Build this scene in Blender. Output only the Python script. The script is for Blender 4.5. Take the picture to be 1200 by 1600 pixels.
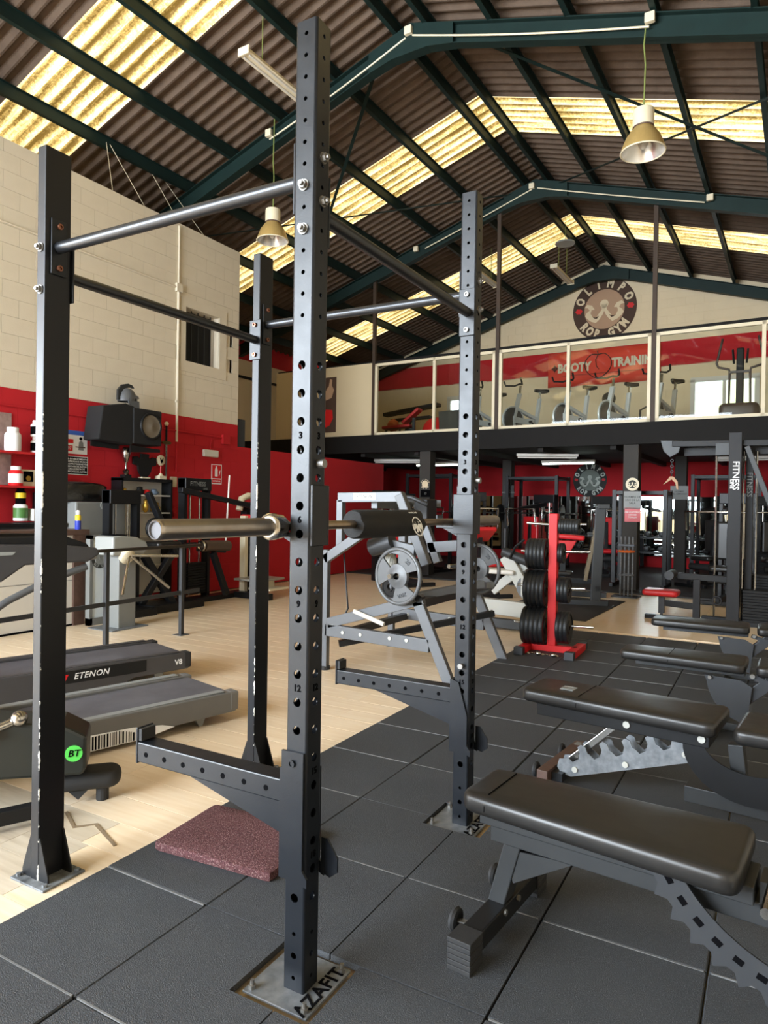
import bpy, math, random
from math import sin, cos, pi, radians, sqrt, atan2
from mathutils import Vector as V, Matrix as MX
random.seed(7)
S = bpy.context.scene
C = S.collection
for o in list(bpy.data.objects):
    bpy.data.objects.remove(o)
# ------------------------------------------------------------ camera, world, light, exposure
CAM = V((.628, -.2668, 1.348)); YAW, PITCH, ROLL, FPX = -.5139, -.008, .0151, 1074.4
cd = bpy.data.cameras.new('camera'); cam = bpy.data.objects.new('camera', cd); C.objects.link(cam)
cd.sensor_fit = 'VERTICAL'; cd.sensor_height = 24.0; cd.lens = 24.0 * FPX / 1600.0; cd.clip_start = .05
f_ = V((sin(YAW)*cos(PITCH), cos(YAW)*cos(PITCH), sin(PITCH))); r_ = V((cos(YAW), -sin(YAW), 0)); u_ = r_.cross(f_)
r2 = r_*cos(ROLL) + u_*sin(ROLL); u2 = -r_*sin(ROLL) + u_*cos(ROLL)
cm = MX((r2, u2, -f_)).transposed().to_4x4(); cm.translation = CAM; cam.matrix_world = cm
S.camera = cam
W = bpy.data.worlds.new('world'); S.world = W; W.use_nodes = True
W.node_tree.nodes['Background'].inputs[0].default_value = (.80, .90, 1.0, 1)
W.node_tree.nodes['Background'].inputs[1].default_value = 4.0
S.view_settings.view_transform = 'Standard'; S.view_settings.look = 'None'
S.view_settings.exposure = 1.05; S.view_settings.gamma = 1.0; S.view_settings.use_curve_mapping = False
DL = .0328                                   # the hall is turned this much against the rack and the tiles
RB = MX.Rotation(-DL, 4, 'Z')
def BW(x, y, z=0): return RB @ V((x, y, z))  # hall frame -> world
SKY_PH = .518; SKY_E, DOOR_E = .70, 1550                   # roof lights, daylight through the shopfront
def area(name, p, q, sx, sy, e, col):
    l = bpy.data.lights.new(name, 'AREA'); l.shape = 'RECTANGLE'; l.size = sx; l.size_y = sy; l.energy = e; l.color = col
    o = bpy.data.objects.new(name, l); C.objects.link(o); o.location = p
    o.rotation_euler = (V(q)-V(p)).to_track_quat('-Z', 'Y').to_euler(); return o
area('daylight_shopfront', BW(-6.0, -5.9, 3.3), BW(-6.0, 3, 3.3), 8.4, 3.9, DOOR_E, (.82, .91, 1))
area('daylight_side_glazing', BW(-10.9, -4.2, 2.2), BW(0, -4.2, 2.8), 3.0, 2.9, DOOR_E*.3, (.82, .91, 1))
# ------------------------------------------------------------ mesh helpers
def frame(d, up=None):
    d = V(d).normalized(); up = V(up) if up is not None else V((0, 0, 1))
    if abs(d.dot(up.normalized())) > .999: up = V((0, 1, 0)) if abs(d.y) < .9 else V((1, 0, 0))
    s = d.cross(up).normalized(); return s, s.cross(d).normalized()
class MB:
    def __init__(s): s.v = []; s.f = []; s.m = []; s.mi = 0; s.T = None
    def add(s, vs, fs):
        n = len(s.v)
        s.v += [tuple(s.T @ V(p)) if s.T else tuple(p) for p in vs]
        s.f += [[i+n for i in f] for f in fs]; s.m += [s.mi]*len(fs); return s
    def box(s, x0, x1, y0, y1, z0, z1):
        return s.add([(x0,y0,z0),(x1,y0,z0),(x1,y1,z0),(x0,y1,z0),(x0,y0,z1),(x1,y0,z1),(x1,y1,z1),(x0,y1,z1)],
                     [(3,2,1,0),(4,5,6,7),(0,1,5,4),(1,2,6,5),(2,3,7,6),(3,0,4,7)])
    def cb(s, c, d): return s.box(c[0]-d[0]/2, c[0]+d[0]/2, c[1]-d[1]/2, c[1]+d[1]/2, c[2]-d[2]/2, c[2]+d[2]/2)
    def bar(s, p, q, w, h, up=None):
        p, q = V(p), V(q); a, b = frame(q-p, up); a = a*w/2; b = b*h/2
        return s.add([p-a-b, p+a-b, p+a+b, p-a+b, q-a-b, q+a-b, q+a+b, q-a+b],
                     [(0,1,2,3),(7,6,5,4),(4,5,1,0),(5,6,2,1),(6,7,3,2),(7,4,0,3)])
    def rings(s, R, cap0=True, cap1=True):
        n = len(R[0]); vs = [p for r in R for p in r]; fs = []
        for i in range(len(R)-1):
            for j in range(n):
                k = (j+1) % n; fs.append((i*n+j, i*n+k, (i+1)*n+k, (i+1)*n+j))
        if cap0: fs.append(tuple(range(n-1, -1, -1)))
        if cap1: fs.append(tuple(range((len(R)-1)*n, len(R)*n)))
        return s.add(vs, fs)
    def tube(s, pts, r, n=10):
        P = [V(p) for p in pts]; R = []; a = None
        for i, p in enumerate(P):
            d = (P[min(i+1, len(P)-1)] - P[max(i-1, 0)]).normalized()
            if a is None: a, b = frame(d)
            else:
                a = (a - d*a.dot(d)); a = a.normalized() if a.length > 1e-4 else frame(d)[0]; b = a.cross(d)
            rr = r[i] if isinstance(r, (list, tuple)) else r
            R.append([p + a*rr*cos(2*pi*k/n) - b*rr*sin(2*pi*k/n) for k in range(n)])
        return s.rings(R)
    def cyl(s, p, q, r, n=14): return s.tube([p, q], r, n)
    def lathe(s, prof, o=(0,0,0), ax=(0,0,1), n=20, c0=True, c1=True):
        o = V(o); ax = V(ax).normalized(); a, b = frame(ax)
        return s.rings([[o + ax*t + (a*cos(2*pi*k/n) - b*sin(2*pi*k/n))*max(r, 1e-4) for k in range(n)] for r, t in prof], c0, c1)
    def ring(s, o, ax, R, r, n=24, m=8):
        o = V(o); ax = V(ax).normalized(); a, b = frame(ax); vs = []; fs = []
        for i in range(n):
            d = a*cos(2*pi*i/n) + b*sin(2*pi*i/n)
            for j in range(m): vs.append(o + d*(R + r*cos(2*pi*j/m)) + ax*r*sin(2*pi*j/m))
        for i in range(n):
            for j in range(m):
                i2 = (i+1) % n; j2 = (j+1) % m; fs.append((i*m+j, i2*m+j, i2*m+j2, i*m+j2))
        return s.add(vs, fs)
    def prism(s, poly, o, ux, uy, th):
        o, ux, uy = V(o), V(ux), V(uy); nn = ux.cross(uy).normalized()*th; n = len(poly)
        A = [o + ux*x + uy*y for x, y in poly]
        return s.add([p - nn/2 for p in A] + [p + nn/2 for p in A],
                     [tuple(range(n-1, -1, -1)), tuple(range(n, 2*n))] + [(i, (i+1) % n, n+(i+1) % n, n+i) for i in range(n)])
    def sphere(s, c, r, n=14, m=8, sc=(1,1,1)):
        c = V(c); return s.rings([[c + V((r*sc[0]*sin(pi*(i+.02)/(m+.04))*cos(2*pi*k/n), r*sc[1]*sin(pi*(i+.02)/(m+.04))*sin(2*pi*k/n), -r*sc[2]*cos(pi*(i+.02)/(m+.04)))) for k in range(n)] for i in range(m+1)])
    def cushion(s, out, z0, z1, r, crown=0.0, seg=4):
        n = len(out); P = [V((p[0], p[1], 0)) for p in out]; N = []
        for i in range(n):
            d = (P[(i+1) % n]-P[i-1]); N.append(V((-d.y, d.x, 0)).normalized())   # inward for ccw
        R = []
        for k in range(seg+1):
            a = pi/2*k/seg; R.append([p + nn*r*(1-sin(a)) + V((0,0,z0+r*(1-cos(a)))) for p, nn in zip(P, N)])
        for k in range(seg+1):
            a = pi/2*k/seg; R.append([p + nn*r*(1-cos(a)) + V((0,0,z1-r*(1-sin(a)))) for p, nn in zip(P, N)])
        if crown:
            c = sum(P, V())/n
            for t in (.35, .7): R.append([(p+nn*r).lerp(c, t) + V((0,0,z1+crown*t)) for p, nn in zip(P, N)])
        return s.rings(R)
    def build(s, name, mat, parent=None, smooth=0, bevel=0, kind=None, seg=2):
        me = bpy.data.meshes.new(name); me.from_pydata(s.v, [], s.f)
        for m_ in (mat if isinstance(mat, (list, tuple)) else [mat]): me.materials.append(m_)
        if any(s.m): me.polygons.foreach_set('material_index', s.m)
        if smooth:
            me.polygons.foreach_set('use_smooth', [True]*len(s.f)); me.set_sharp_from_angle(angle=radians(smooth))
        me.update(); return obj(name, me, parent, bevel, kind, seg)
def obj(name, me, parent=None, bevel=0, kind=None, seg=2):
    o = bpy.data.objects.new(name, me); C.objects.link(o)
    if parent: o.parent = parent
    if bevel:
        b = o.modifiers.new('bevel', 'BEVEL'); b.width = bevel; b.segments = seg; b.limit_method = 'ANGLE'; b.angle_limit = radians(40)
    if kind: o['kind'] = kind
    return o
def rrect(x0, x1, y0, y1, r, n=5):
    out = []
    for cx, cy, a0 in ((x1-r, y0+r, -90), (x1-r, y1-r, 0), (x0+r, y1-r, 90), (x0+r, y0+r, 180)):
        for i in range(n+1):
            a = radians(a0+90*i/n); out.append((cx+r*cos(a), cy+r*sin(a)))
    return out
def thing(name, label, cat, loc=(0,0,0), rz=0, group=None):
    o = bpy.data.objects.new(name, None); C.objects.link(o); o.location = loc; o.rotation_euler = (0, 0, rz)
    o.empty_display_size = .1
    return tag(o, label, cat, group)
def tag(o, label, cat, group=None):
    o['label'] = label; o['category'] = cat
    if group: o['group'] = group
    return o
def dup(src, loc, rz, label=None):
    c = src.copy(); C.objects.link(c); c.location = loc; c.rotation_euler = (0, 0, rz)
    if label: c['label'] = label
    def kids(a, b):
        for k in list(a.children):
            d = k.copy(); C.objects.link(d); d.parent = b; kids(k, d)
    kids(src, c); return c
def struct(o, label=None):
    o['kind'] = 'structure'
    if label: o['label'] = label
    return o
TC = {}
def txt(s, size, T, mat, parent=None, name='lettering', ext=.001, off=0.0, shear=0.0, space=1.0, ax='CENTER', line=1.0):
    k = (s, size, ext, off, shear, space, ax, mat.name, line)
    if k not in TC:
        c = bpy.data.curves.new('t', 'FONT'); c.body = s; c.size = size; c.extrude = ext; c.offset = off; c.shear = shear
        c.space_character = space; c.space_line = line; c.align_x = ax; c.align_y = 'CENTER'; c.resolution_u = 2
        t = bpy.data.objects.new('t', c); C.objects.link(t)
        me = bpy.data.meshes.new_from_object(t); bpy.data.objects.remove(t); bpy.data.curves.remove(c)
        me.name = 'lettering'; me.materials.clear(); me.materials.append(mat); TC[k] = me
    o = obj(name, TC[k], parent); o.matrix_local = T; return o
def basis(o, x, y):                           # text lies in plane x,y at o
    x, y = V(x).normalized(), V(y).normalized(); z = x.cross(y)
    m = MX((x, y, z)).transposed().to_4x4(); m.translation = V(o); return m
# ------------------------------------------------------------ materials
def lin(c):
    if isinstance(c, str): c = [int(c[i:i+2], 16) for i in (0, 2, 4)]
    return tuple((x/255/12.92 if x/255 <= .04045 else ((x/255+.055)/1.055)**2.4) for x in c) + (1,)
def mt(name, col, rough=.5, metal=0, n=.0, ns=8, col2=None, bump=0, bs=60, spec=.5, coat=0, emit=0, sheen=0, spot=None, rvar=0):
    m = bpy.data.materials.new(name); m.use_nodes = True; N = m.node_tree.nodes; L = m.node_tree.links
    b = N['Principled BSDF']; b.inputs['Base Color'].default_value = lin(col); b.inputs['Roughness'].default_value = rough
    b.inputs['Metallic'].default_value = metal; b.inputs['Specular IOR Level'].default_value = spec; b.inputs['Coat Weight'].default_value = coat
    if sheen: b.inputs['Sheen Weight'].default_value = sheen
    if emit:
        b.inputs['Emission Color'].default_value = lin(col); b.inputs['Emission Strength'].default_value = emit
    tc = N.new('ShaderNodeTexCoord') if (n or bump or spot or rvar) else None
    def noise(sc, det=5, rough_=.6):
        t = N.new('ShaderNodeTexNoise'); t.inputs['Scale'].default_value = sc; t.inputs['Detail'].default_value = det
        t.inputs['Roughness'].default_value = rough_; L.new(tc.outputs['Object'], t.inputs['Vector']); return t
    last = None
    if n:
        t = noise(ns); r = N.new('ShaderNodeMapRange'); L.new(t.outputs[0], r.inputs[0])
        r.inputs[1].default_value = .3; r.inputs[2].default_value = .7; r.inputs[3].default_value = 0; r.inputs[4].default_value = n
        mx = N.new('ShaderNodeMix'); mx.data_type = 'RGBA'; L.new(r.outputs[0], mx.inputs[0])
        mx.inputs[6].default_value = lin(col); mx.inputs[7].default_value = lin(col2 or col)
        last = mx.outputs[2]
    if spot:                                  # light specks: (scale, threshold, colour)
        t = noise(spot[0], 3, .7); r = N.new('ShaderNodeMapRange'); L.new(t.outputs[0], r.inputs[0])
        r.inputs[1].default_value = spot[1]; r.inputs[2].default_value = spot[1]+.04
        mx = N.new('ShaderNodeMix'); mx.data_type = 'RGBA'; L.new(r.outputs[0], mx.inputs[0])
        if last: L.new(last, mx.inputs[6])
        else: mx.inputs[6].default_value = lin(col)
        mx.inputs[7].default_value = lin(spot[2]); last = mx.outputs[2]
    if last: L.new(last, b.inputs['Base Color'])
    if rvar:
        t = noise(ns*1.7+3); r = N.new('ShaderNodeMapRange'); L.new(t.outputs[0], r.inputs[0])
        r.inputs[1].default_value = .3; r.inputs[2].default_value = .7; r.inputs[3].default_value = rough-rvar; r.inputs[4].default_value = rough+rvar
        L.new(r.outputs[0], b.inputs['Roughness'])
    if bump:
        t = noise(bs, 4); bp = N.new('ShaderNodeBump'); bp.inputs['Strength'].default_value = bump; bp.inputs['Distance'].default_value = .01
        L.new(t.outputs[0], bp.inputs['Height']); L.new(bp.outputs[0], b.inputs['Normal'])
    return m
K = {}
K['rack'] = mt('rack_black_paint', '12151a', .33, 0, .5, 5, '1a1e24', .04, 180, .34, 0, rvar=.05)
K['black'] = mt('black_paint', '131416', .42, 0, .4, 6, '1b1c1f', .03, 150, .3)
K['blackm'] = mt('matt_black', '0f0f10', .6, 0, .4, 6, '171718', spec=.3)
K['dusty'] = mt('dusty_black_plate', '26282a', .6, 0, .9, 16, '8b9094')
K['rubber'] = mt('black_rubber_part', '1d1d1e', .7, 0, .4, 20, '2a2a2a', .1, 200)
K['tile'] = mt('rubber_tile', '323539', .62, 0, .6, 3, '3d4044', .6, 260, .5, spot=(300, .60, '6c7076'))
K['leather'] = mt('black_vinyl', '1c1b1a', .36, 0, .4, 4, '262422', .0, 320, .45, rvar=.04)
K['steel'] = mt('chrome_steel', 'b9b7b2', .22, 1, .5, 9, '8f8a83', 0, 60, rvar=.06)
K['sleeve'] = mt('worn_sleeve_steel', 'a49d96', .33, 1, .6, 14, '877d74', .02, 60, rvar=.05, spot=(30, .72, '54483f'))
K['zinc'] = mt('zinc_plate', '8b8f93', .45, .5, .9, 26, '62676d', .03, 80, rvar=.08)
K['bolt'] = mt('bolt_steel', '8a8884', .42, .8, .4, 40, '77736d')
K['copper'] = mt('rusty_bolt', '9a6a55', .45, .8, .6, 60, '6b4536')
K['plate'] = mt('iron_plate', '1c1e20', .42, .3, .6, 8, '292b2e', .05, 90)
K['grey'] = mt('silver_grey_paint', '5e6063', .45, .3, .4, 6, '545659')
K['dgrey'] = mt('dark_grey_paint', '393b3e', .45, .3, .5, 6, '303236')
K['lgrey'] = mt('pale_grey_paint', 'b5b5ae', .45, 0, .3, 6, 'a6a69f')
K['benchm'] = mt('bench_grey_paint', '2c2e30', .45, .25, .5, 7, '363839')
K['wht'] = mt('white_paint', 'd0ccc4', .5, 0, .2, 5, 'd0ccc4')
K['red'] = mt('red_paint', 'd01f22', .45, 0, .3, 5, 'c0181c', spec=.3)
K['col'] = mt('column_grey', '35322f', .65, 0, .4, 4, '3d3a37', spec=.25)
K['redwall'] = mt('red_wall_paint', 'b9232a', .8, 0, .5, 2.2, 'ac1e25', .1, 60, .25)
K['redpad'] = mt('red_vinyl', 'c22026', .38, 0, .2, 5, 'ad181e')
K['cream'] = mt('cream_wall_paint', 'dacfba', .85, 0, .6, 1.6, 'ccc0aa', .12, 60, .2)
K['gable'] = mt('gable_wall_paint', 'e2d0b0', .9, 0, .6, 1.2, 'd5c2a2', .1, 40, .2)
K['panel'] = mt('beige_board', 'c9b897', .7, 0, .3, 2, 'bfae8d')
K['green'] = mt('dark_green_steel', '112320', .55, .1, .6, 5, '172d2a', spec=.3)
K['roof'] = mt('brown_fibre_cement', '665649', .8, 0, .8, 6, '524338', .3, 90, .2, spot=(160, .66, '857668'))
K['mezz'] = mt('charcoal_steel', '12100f', .7, 0, .4, 4, '191716', spec=.2)
K['ceilb'] = mt('black_ceiling', '171412', .8, 0, .4, 4, '1f1b18')
K['backfloor'] = mt('black_rubber_floor', '1e1e1e', .6, 0, .5, 6, '292929', .2, 200)
K['matred'] = mt('red_brown_rubber', '6b4648', .9, 0, .9, 90, '3f2628', .9, 200, .2, spot=(170, .56, '8f7270'))
K['chalk'] = mt('white_marking', 'e8e8e8', .6)
K['ink'] = mt('black_marking', '08080a', .95, spec=.05)
K['gold'] = mt('gold_metal', 'c9a247', .3, .9)
K['treadgrey'] = mt('treadmill_grey', '62615f', .5, 0, .3, 8, '6d6c69')
K['treaddark'] = mt('treadmill_dark', '39383a', .5, 0, .4, 8, '424143', .05, 200)
K['belt'] = mt('running_belt', '454449', .65, 0, .8, 3.5, '5c5b60', .2, 300)
K['greyplastic'] = mt('grey_plastic', '7d7f7d', .5, 0, .3, 5, '737573')
K['paleplastic'] = mt('pale_plastic', '949794', .45)
K['timber'] = mt('brown_timber', '5d463c', .55, 0, .8, 14, '473229', .1, 60)
K['ivory'] = mt('ivory_metal', 'd8ccb0', .5, 0, .2, 6, 'cbbf9f')
K['lampcone'] = mt('amber_prismatic_shade', 'b99c62', .35, .3, .4, 30, 'a4884f')
K['lampglass'] = mt('lamp_glass', 'dcdad6', .15, .6)
K['tube'] = mt('lit_fluorescent_tube', 'eefff2', .5, emit=7)
K['blue'] = mt('blue_plastic', '2f3fae', .4)
K['yellow'] = mt('yellow_label', 'e6c62c', .5)
K['badge'] = mt('green_badge', '4fc04c', .5)
K['brownlogo'] = mt('dark_brown_print', '4a352a', .8, 0, .4, 10, '3f2c22')
K['tanlogo'] = mt('tan_print', 'b08f74', .8)
K['skin'] = mt('cream_print', 'dccaaa', .8)
K['glogo'] = mt('grey_print', '8a948e', .7)
K['dlogo'] = mt('dark_grey_print', '2f3130', .7)
K['plogo'] = mt('pale_print', 'dbe2dc', .7)
K['banner'] = mt('red_banner_fabric', 'dd4630', .75, 0, .4, 2, 'cf3e2a', .2, 6)
K['cord'] = mt('green_cord', '6f7a3c', .7)
K['foam'] = mt('black_foam', '111112', .85, 0, .4, 30, '19191a', .2, 260)
K['bikeframe'] = mt('silver_bike_frame', 'c6cace', .35, .2)
K['bluegrey'] = mt('steel_blue_cover', '6f8299', .35, .3)
K['orange'] = mt('orange_plastic', 'c8602a', .5)
K['bag'] = mt('black_bin_bag', '161616', .25, 0, 0, 5, None, .9, 9, .6)
K['poster'] = mt('poster_paper', 'e4e2df', .6)
K['desk'] = mt('white_desk_board', 'd6d2c9', .5, 0, .2, 3, 'cbc7be')
K['planks'] = None
def plank_mat(name, c1, c2, c3):
    m = mt(name, c1, .36, 0, 0); N = m.node_tree.nodes; L = m.node_tree.links; b = N['Principled BSDF']
    tc = N.new('ShaderNodeTexCoord'); mp = N.new('ShaderNodeMapping'); mp.inputs['Scale'].default_value = (1.3, 16, 1)
    oi = N.new('ShaderNodeObjectInfo'); L.new(tc.outputs['Object'], mp.inputs[0])
    cx = N.new('ShaderNodeCombineXYZ'); mu = N.new('ShaderNodeMath'); mu.operation = 'MULTIPLY'; mu.inputs[1].default_value = 37
    L.new(oi.outputs['Random'], mu.inputs[0]); L.new(mu.outputs[0], cx.inputs[2]); L.new(mu.outputs[0], cx.inputs[0]); L.new(cx.outputs[0], mp.inputs[1])
    t = N.new('ShaderNodeTexNoise'); t.inputs['Scale'].default_value = 2.2; t.inputs['Detail'].default_value = 6; L.new(mp.outputs[0], t.inputs[0])
    cr = N.new('ShaderNodeValToRGB'); L.new(t.outputs[0], cr.inputs[0])
    e = cr.color_ramp.elements; e[0].position = .3; e[0].color = lin(c2); e[1].position = .68; e[1].color = lin(c1)
    mx = N.new('ShaderNodeMix'); mx.data_type = 'RGBA'; mm = N.new('ShaderNodeMath'); mm.operation = 'MULTIPLY'; mm.inputs[1].default_value = .45
    L.new(oi.outputs['Random'], mm.inputs[0]); L.new(mm.outputs[0], mx.inputs[0]); L.new(cr.outputs[0], mx.inputs[6]); mx.inputs[7].default_value = lin(c3)
    L.new(mx.outputs[2], b.inputs['Base Color']); return m
K['planks'] = plank_mat('laminate_plank', 'ead8be', 'dcc4a3', 'e2c9a8')
K['worn'] = plank_mat('worn_laminate', 'cfc3b0', 'b3a48f', 'c3b49c')
def glass_mat():
    m = bpy.data.materials.new('clear_glass'); m.use_nodes = True; N = m.node_tree.nodes; L = m.node_tree.links
    N.remove(N['Principled BSDF']); tr = N.new('ShaderNodeBsdfTransparent'); gl = N.new('ShaderNodeBsdfGlossy'); gl.inputs['Roughness'].default_value = .02
    tr.inputs[0].default_value = (.93, .95, .93, 1); fr = N.new('ShaderNodeFresnel'); fr.inputs[0].default_value = 1.35; mx = N.new('ShaderNodeMixShader')
    L.new(fr.outputs[0], mx.inputs[0]); L.new(tr.outputs[0], mx.inputs[1]); L.new(gl.outputs[0], mx.inputs[2])
    L.new(mx.outputs[0], N['Material Output'].inputs[0]); return m
K['glass'] = glass_mat()
K['mirror'] = mt('mirror_glass', 'c9d0cc', .03, 1)
def sky_mat():                                # translucent corrugated roof light, sun-lit from outside, dirt and lichen lying in its troughs
    m = mt('translucent_roof_light', 'e8d9a0', .6); N = m.node_tree.nodes; L = m.node_tree.links; b = N['Principled BSDF']
    def mth(op, a, c):
        t = N.new('ShaderNodeMath'); t.operation = op
        for i, q in enumerate((a, c)):
            if isinstance(q, (int, float)): t.inputs[i].default_value = q
            elif q is not None: L.new(q, t.inputs[i])
        return t.outputs[0]
    tc = N.new('ShaderNodeTexCoord'); mp = N.new('ShaderNodeMapping'); mp.inputs['Scale'].default_value = (.45, 4.5, .45); L.new(tc.outputs['Object'], mp.inputs[0])
    a = N.new('ShaderNodeTexNoise'); a.inputs['Scale'].default_value = 2.2; a.inputs['Detail'].default_value = 6; a.inputs['Roughness'].default_value = .65; L.new(mp.outputs[0], a.inputs[0])
    s2 = N.new('ShaderNodeTexNoise'); s2.inputs['Scale'].default_value = 30; s2.inputs['Detail'].default_value = 4; s2.inputs['Roughness'].default_value = .75; L.new(tc.outputs['Object'], s2.inputs[0])
    sx = N.new('ShaderNodeSeparateXYZ'); L.new(tc.outputs['Object'], sx.inputs[0])
    w = mth('SINE', mth('MULTIPLY_ADD', sx.outputs[1], 2*pi/(4.8/26)), None)
    w.node.inputs[0].links[0].from_node.inputs[2].default_value = SKY_PH
    v = mth('ADD', mth('MULTIPLY', w, .16), mth('ADD', a.outputs[0], mth('MULTIPLY', s2.outputs[0], .55)))
    cr = N.new('ShaderNodeValToRGB'); L.new(v, cr.inputs[0]); e = cr.color_ramp.elements
    e[0].position = .58; e[0].color = lin('ffefc2'); e[1].position = .96; e[1].color = lin('6a5426')
    k = e.new(.70); k.color = lin('f0d798'); k = e.new(.82); k.color = lin('b49a5c')
    L.new(cr.outputs[0], b.inputs['Emission Color']); b.inputs['Emission Strength'].default_value = SKY_E
    L.new(cr.outputs[0], b.inputs['Base Color']); return m
K['sky'] = sky_mat()
def chipped(name, ex, ey):                    # black post paint chipped to pale primer along one upright edge
    m = mt(name, '141517', .33, 0, 0, spec=.28); N = m.node_tree.nodes; L = m.node_tree.links; b = N['Principled BSDF']
    tc = N.new('ShaderNodeTexCoord'); sx = N.new('ShaderNodeSeparateXYZ'); L.new(tc.outputs['Object'], sx.inputs[0])
    def mth(op, a, c):
        t = N.new('ShaderNodeMath'); t.operation = op
        for i, q in enumerate((a, c)):
            if isinstance(q, (int, float)): t.inputs[i].default_value = q
            elif q is not None: L.new(q, t.inputs[i])
        return t.outputs[0]
    d = mth('ADD', mth('ABSOLUTE', mth('SUBTRACT', sx.outputs[0], ex), None), mth('ABSOLUTE', mth('SUBTRACT', sx.outputs[1], ey), None))
    t = N.new('ShaderNodeTexNoise'); t.inputs['Scale'].default_value = 11; t.inputs['Detail'].default_value = 9; t.inputs['Roughness'].default_value = .7; L.new(tc.outputs['Object'], t.inputs[0])
    zz = mth('LESS_THAN', sx.outputs[2], 1.75)
    w = mth('MULTIPLY', mth('MULTIPLY', mth('MAXIMUM', mth('SUBTRACT', t.outputs[0], .47), 0.0), .045), zz)
    mk = mth('LESS_THAN', d, w)
    mx = N.new('ShaderNodeMix'); mx.data_type = 'RGBA'; L.new(mk, mx.inputs[0]); mx.inputs[6].default_value = lin('191a1d'); mx.inputs[7].default_value = lin('d5d3cc')
    L.new(mx.outputs[2], b.inputs['Base Color']); return m
# ------------------------------------------------------------ structure
def root(name, label=None, rot=True):
    o = bpy.data.objects.new(name, None); C.objects.link(o); o['kind'] = 'structure'
    if rot: o.rotation_euler = (0, 0, -DL)
    if label: o['label'] = label
    return o
FZ = -.02                                     # laminate level; the rubber tiles' top is z = 0
XL, XR, Y0, Y1 = -11.0, 4.2, -6.0, 17.3       # hall, in its own frame
XRG, ZR, SL = -3.65, 7.55, .31                # ridge x, height of the roof plane there, slope
def zroof(x): return ZR - SL*abs(x-XRG)
fl = MB().box(XL, XR, Y0, 11.5, FZ-.2, FZ-.013).build('floor', K['planks']); fl.rotation_euler = (0, 0, -DL)
struct(fl, 'pale wood laminate floor of the gym hall')
# planks run along x in the rack's frame
PL, PW = 1.28, .192
pm = {}
def plank(x0, x1, y0, y1, mat, zt=FZ):
    k = (round(x1-x0, 3), mat.name)
    if k not in pm:
        g = .0012; b = MB().box(g, x1-x0-g, g, PW-g, -.012, 0); me = bpy.data.meshes.new('plank'); me.from_pydata(b.v, [], b.f); me.materials.append(mat); pm[k] = me
    o = obj('plank', pm[k], fl); o.matrix_local = RB.inverted() @ MX.Translation((x0, y0, zt))
random.seed(3)
for j in range(int((11.35-.2)/PW)):
    y = .2 + j*PW; off = (j*.47) % 1 * PL
    lo = -6.9 if y > 1.6 else -3.0
    hi = -1.50 if y < 7.5 else (.55 if y < 9 else -.1)
    x = -8.2 + off; xs = []
    while x < hi: xs.append(x); x += PL
    for x in xs:
        a = max(x, lo); c = min(x+PL, hi)
        if c-a < .05: continue
        if y < 2.4 and c < lo+.2: continue
        wx = -1.66-(y-1.1)*.25
        if 1.05 < y < 1.62 and a < wx and c > -3.2:
            plank(a, min(c, wx), y, y+PW, K['worn'])
            if c > wx+.03: plank(wx, c, y, y+PW, K['planks'])
        else: plank(a, c, y, y+PW, K['planks'])
ul = MB().box(-6.85, -1.52, 1.7, 7.5, -.0128, -.0115).box(-6.85, -.12, 7.7, 11.2, -.0128, -.0115).box(-2.95, -1.52, .3, 1.7, -.0128, -.0115).build('joint_shadow_sheet', mt('joint_shadow_brown', '4a3a2a', .9), fl); ul.matrix_local = RB.inverted() @ MX.Translation((0, 0, FZ))  # dark brown sheet added below the planks, painting the shadow in their joints
# broken laminate edge beside the left rear post
pb = MB().prism([(-2.06,1.675),(-1.90,1.60),(-1.85,1.665),(-1.63,1.585),(-1.625,1.598),(-1.85,1.682),(-1.905,1.617),(-2.055,1.69)], (0,0,FZ+.001), (1,0,0), (0,1,0), .004).build('broken_plank_edge', mt('torn_laminate', '7d6c55', .8), fl)
pb.matrix_local = RB.inverted()
struct(fl)
bf = MB().box(XL, XR, 11.5, Y1, FZ-.2, FZ+.012).build('floor', K['backfloor']); bf.rotation_euler = (0,0,-DL); struct(bf, 'black rubber floor under the mezzanine')
# rubber tiles, world frame
rt = root('floor', 'free-weights floor of black rubber tiles', rot=False)
TW = .4967; TX0 = -1.5005; TY0 = .952
HO = [(-.662, -.40, 1.185, 1.455), (-.650, -.39, 2.372, 2.612)]
tm = None; random.seed(11)
for i in range(7):
    for j in range(-3, 14):
        x0, y0 = TX0+i*TW, TY0+j*.5
        if y0+.5 > 7.7 : continue
        x1, y1 = x0+TW, y0+.5; hs = [h for h in HO if h[0] < x1 and h[1] > x0 and h[2] < y1 and h[3] > y0]
        if not hs and tm is None:
            b = MB().cushion(rrect(.0025, TW-.0025, .0025, .4975, .004, 1), -.02, 0, .004, seg=1); tm = bpy.data.meshes.new('rubber_tile'); tm.from_pydata(b.v, [], b.f); tm.materials.append(K['tile'])
        dx, dy, dz = random.uniform(-.001, .001), random.uniform(-.002, .002), random.uniform(-.0012, 0)
        if not hs:
            o = obj('rubber_tile', tm, rt); o.location = (x0+dx, y0+dy, dz)
        else:
            h = hs[0]; b = MB(); g = .0025
            X = [x0+g, max(x0+g, h[0]), min(x1-g, h[1]), x1-g]; Y = [y0+g, max(y0+g, h[2]), min(y1-g, h[3]), y1-g]
            for a in range(3):
                for c in range(3):
                    if (a, c) != (1, 1) and X[a+1]-X[a] > .002 and Y[c+1]-Y[c] > .002: b.box(X[a], X[a+1], Y[c], Y[c+1], -.02, 0)
            b.build('rubber_tile', K['tile'], rt)
dust = mt('joint_dust', '7a7b7a', .9, 0, .9, 9, '505152')
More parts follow.
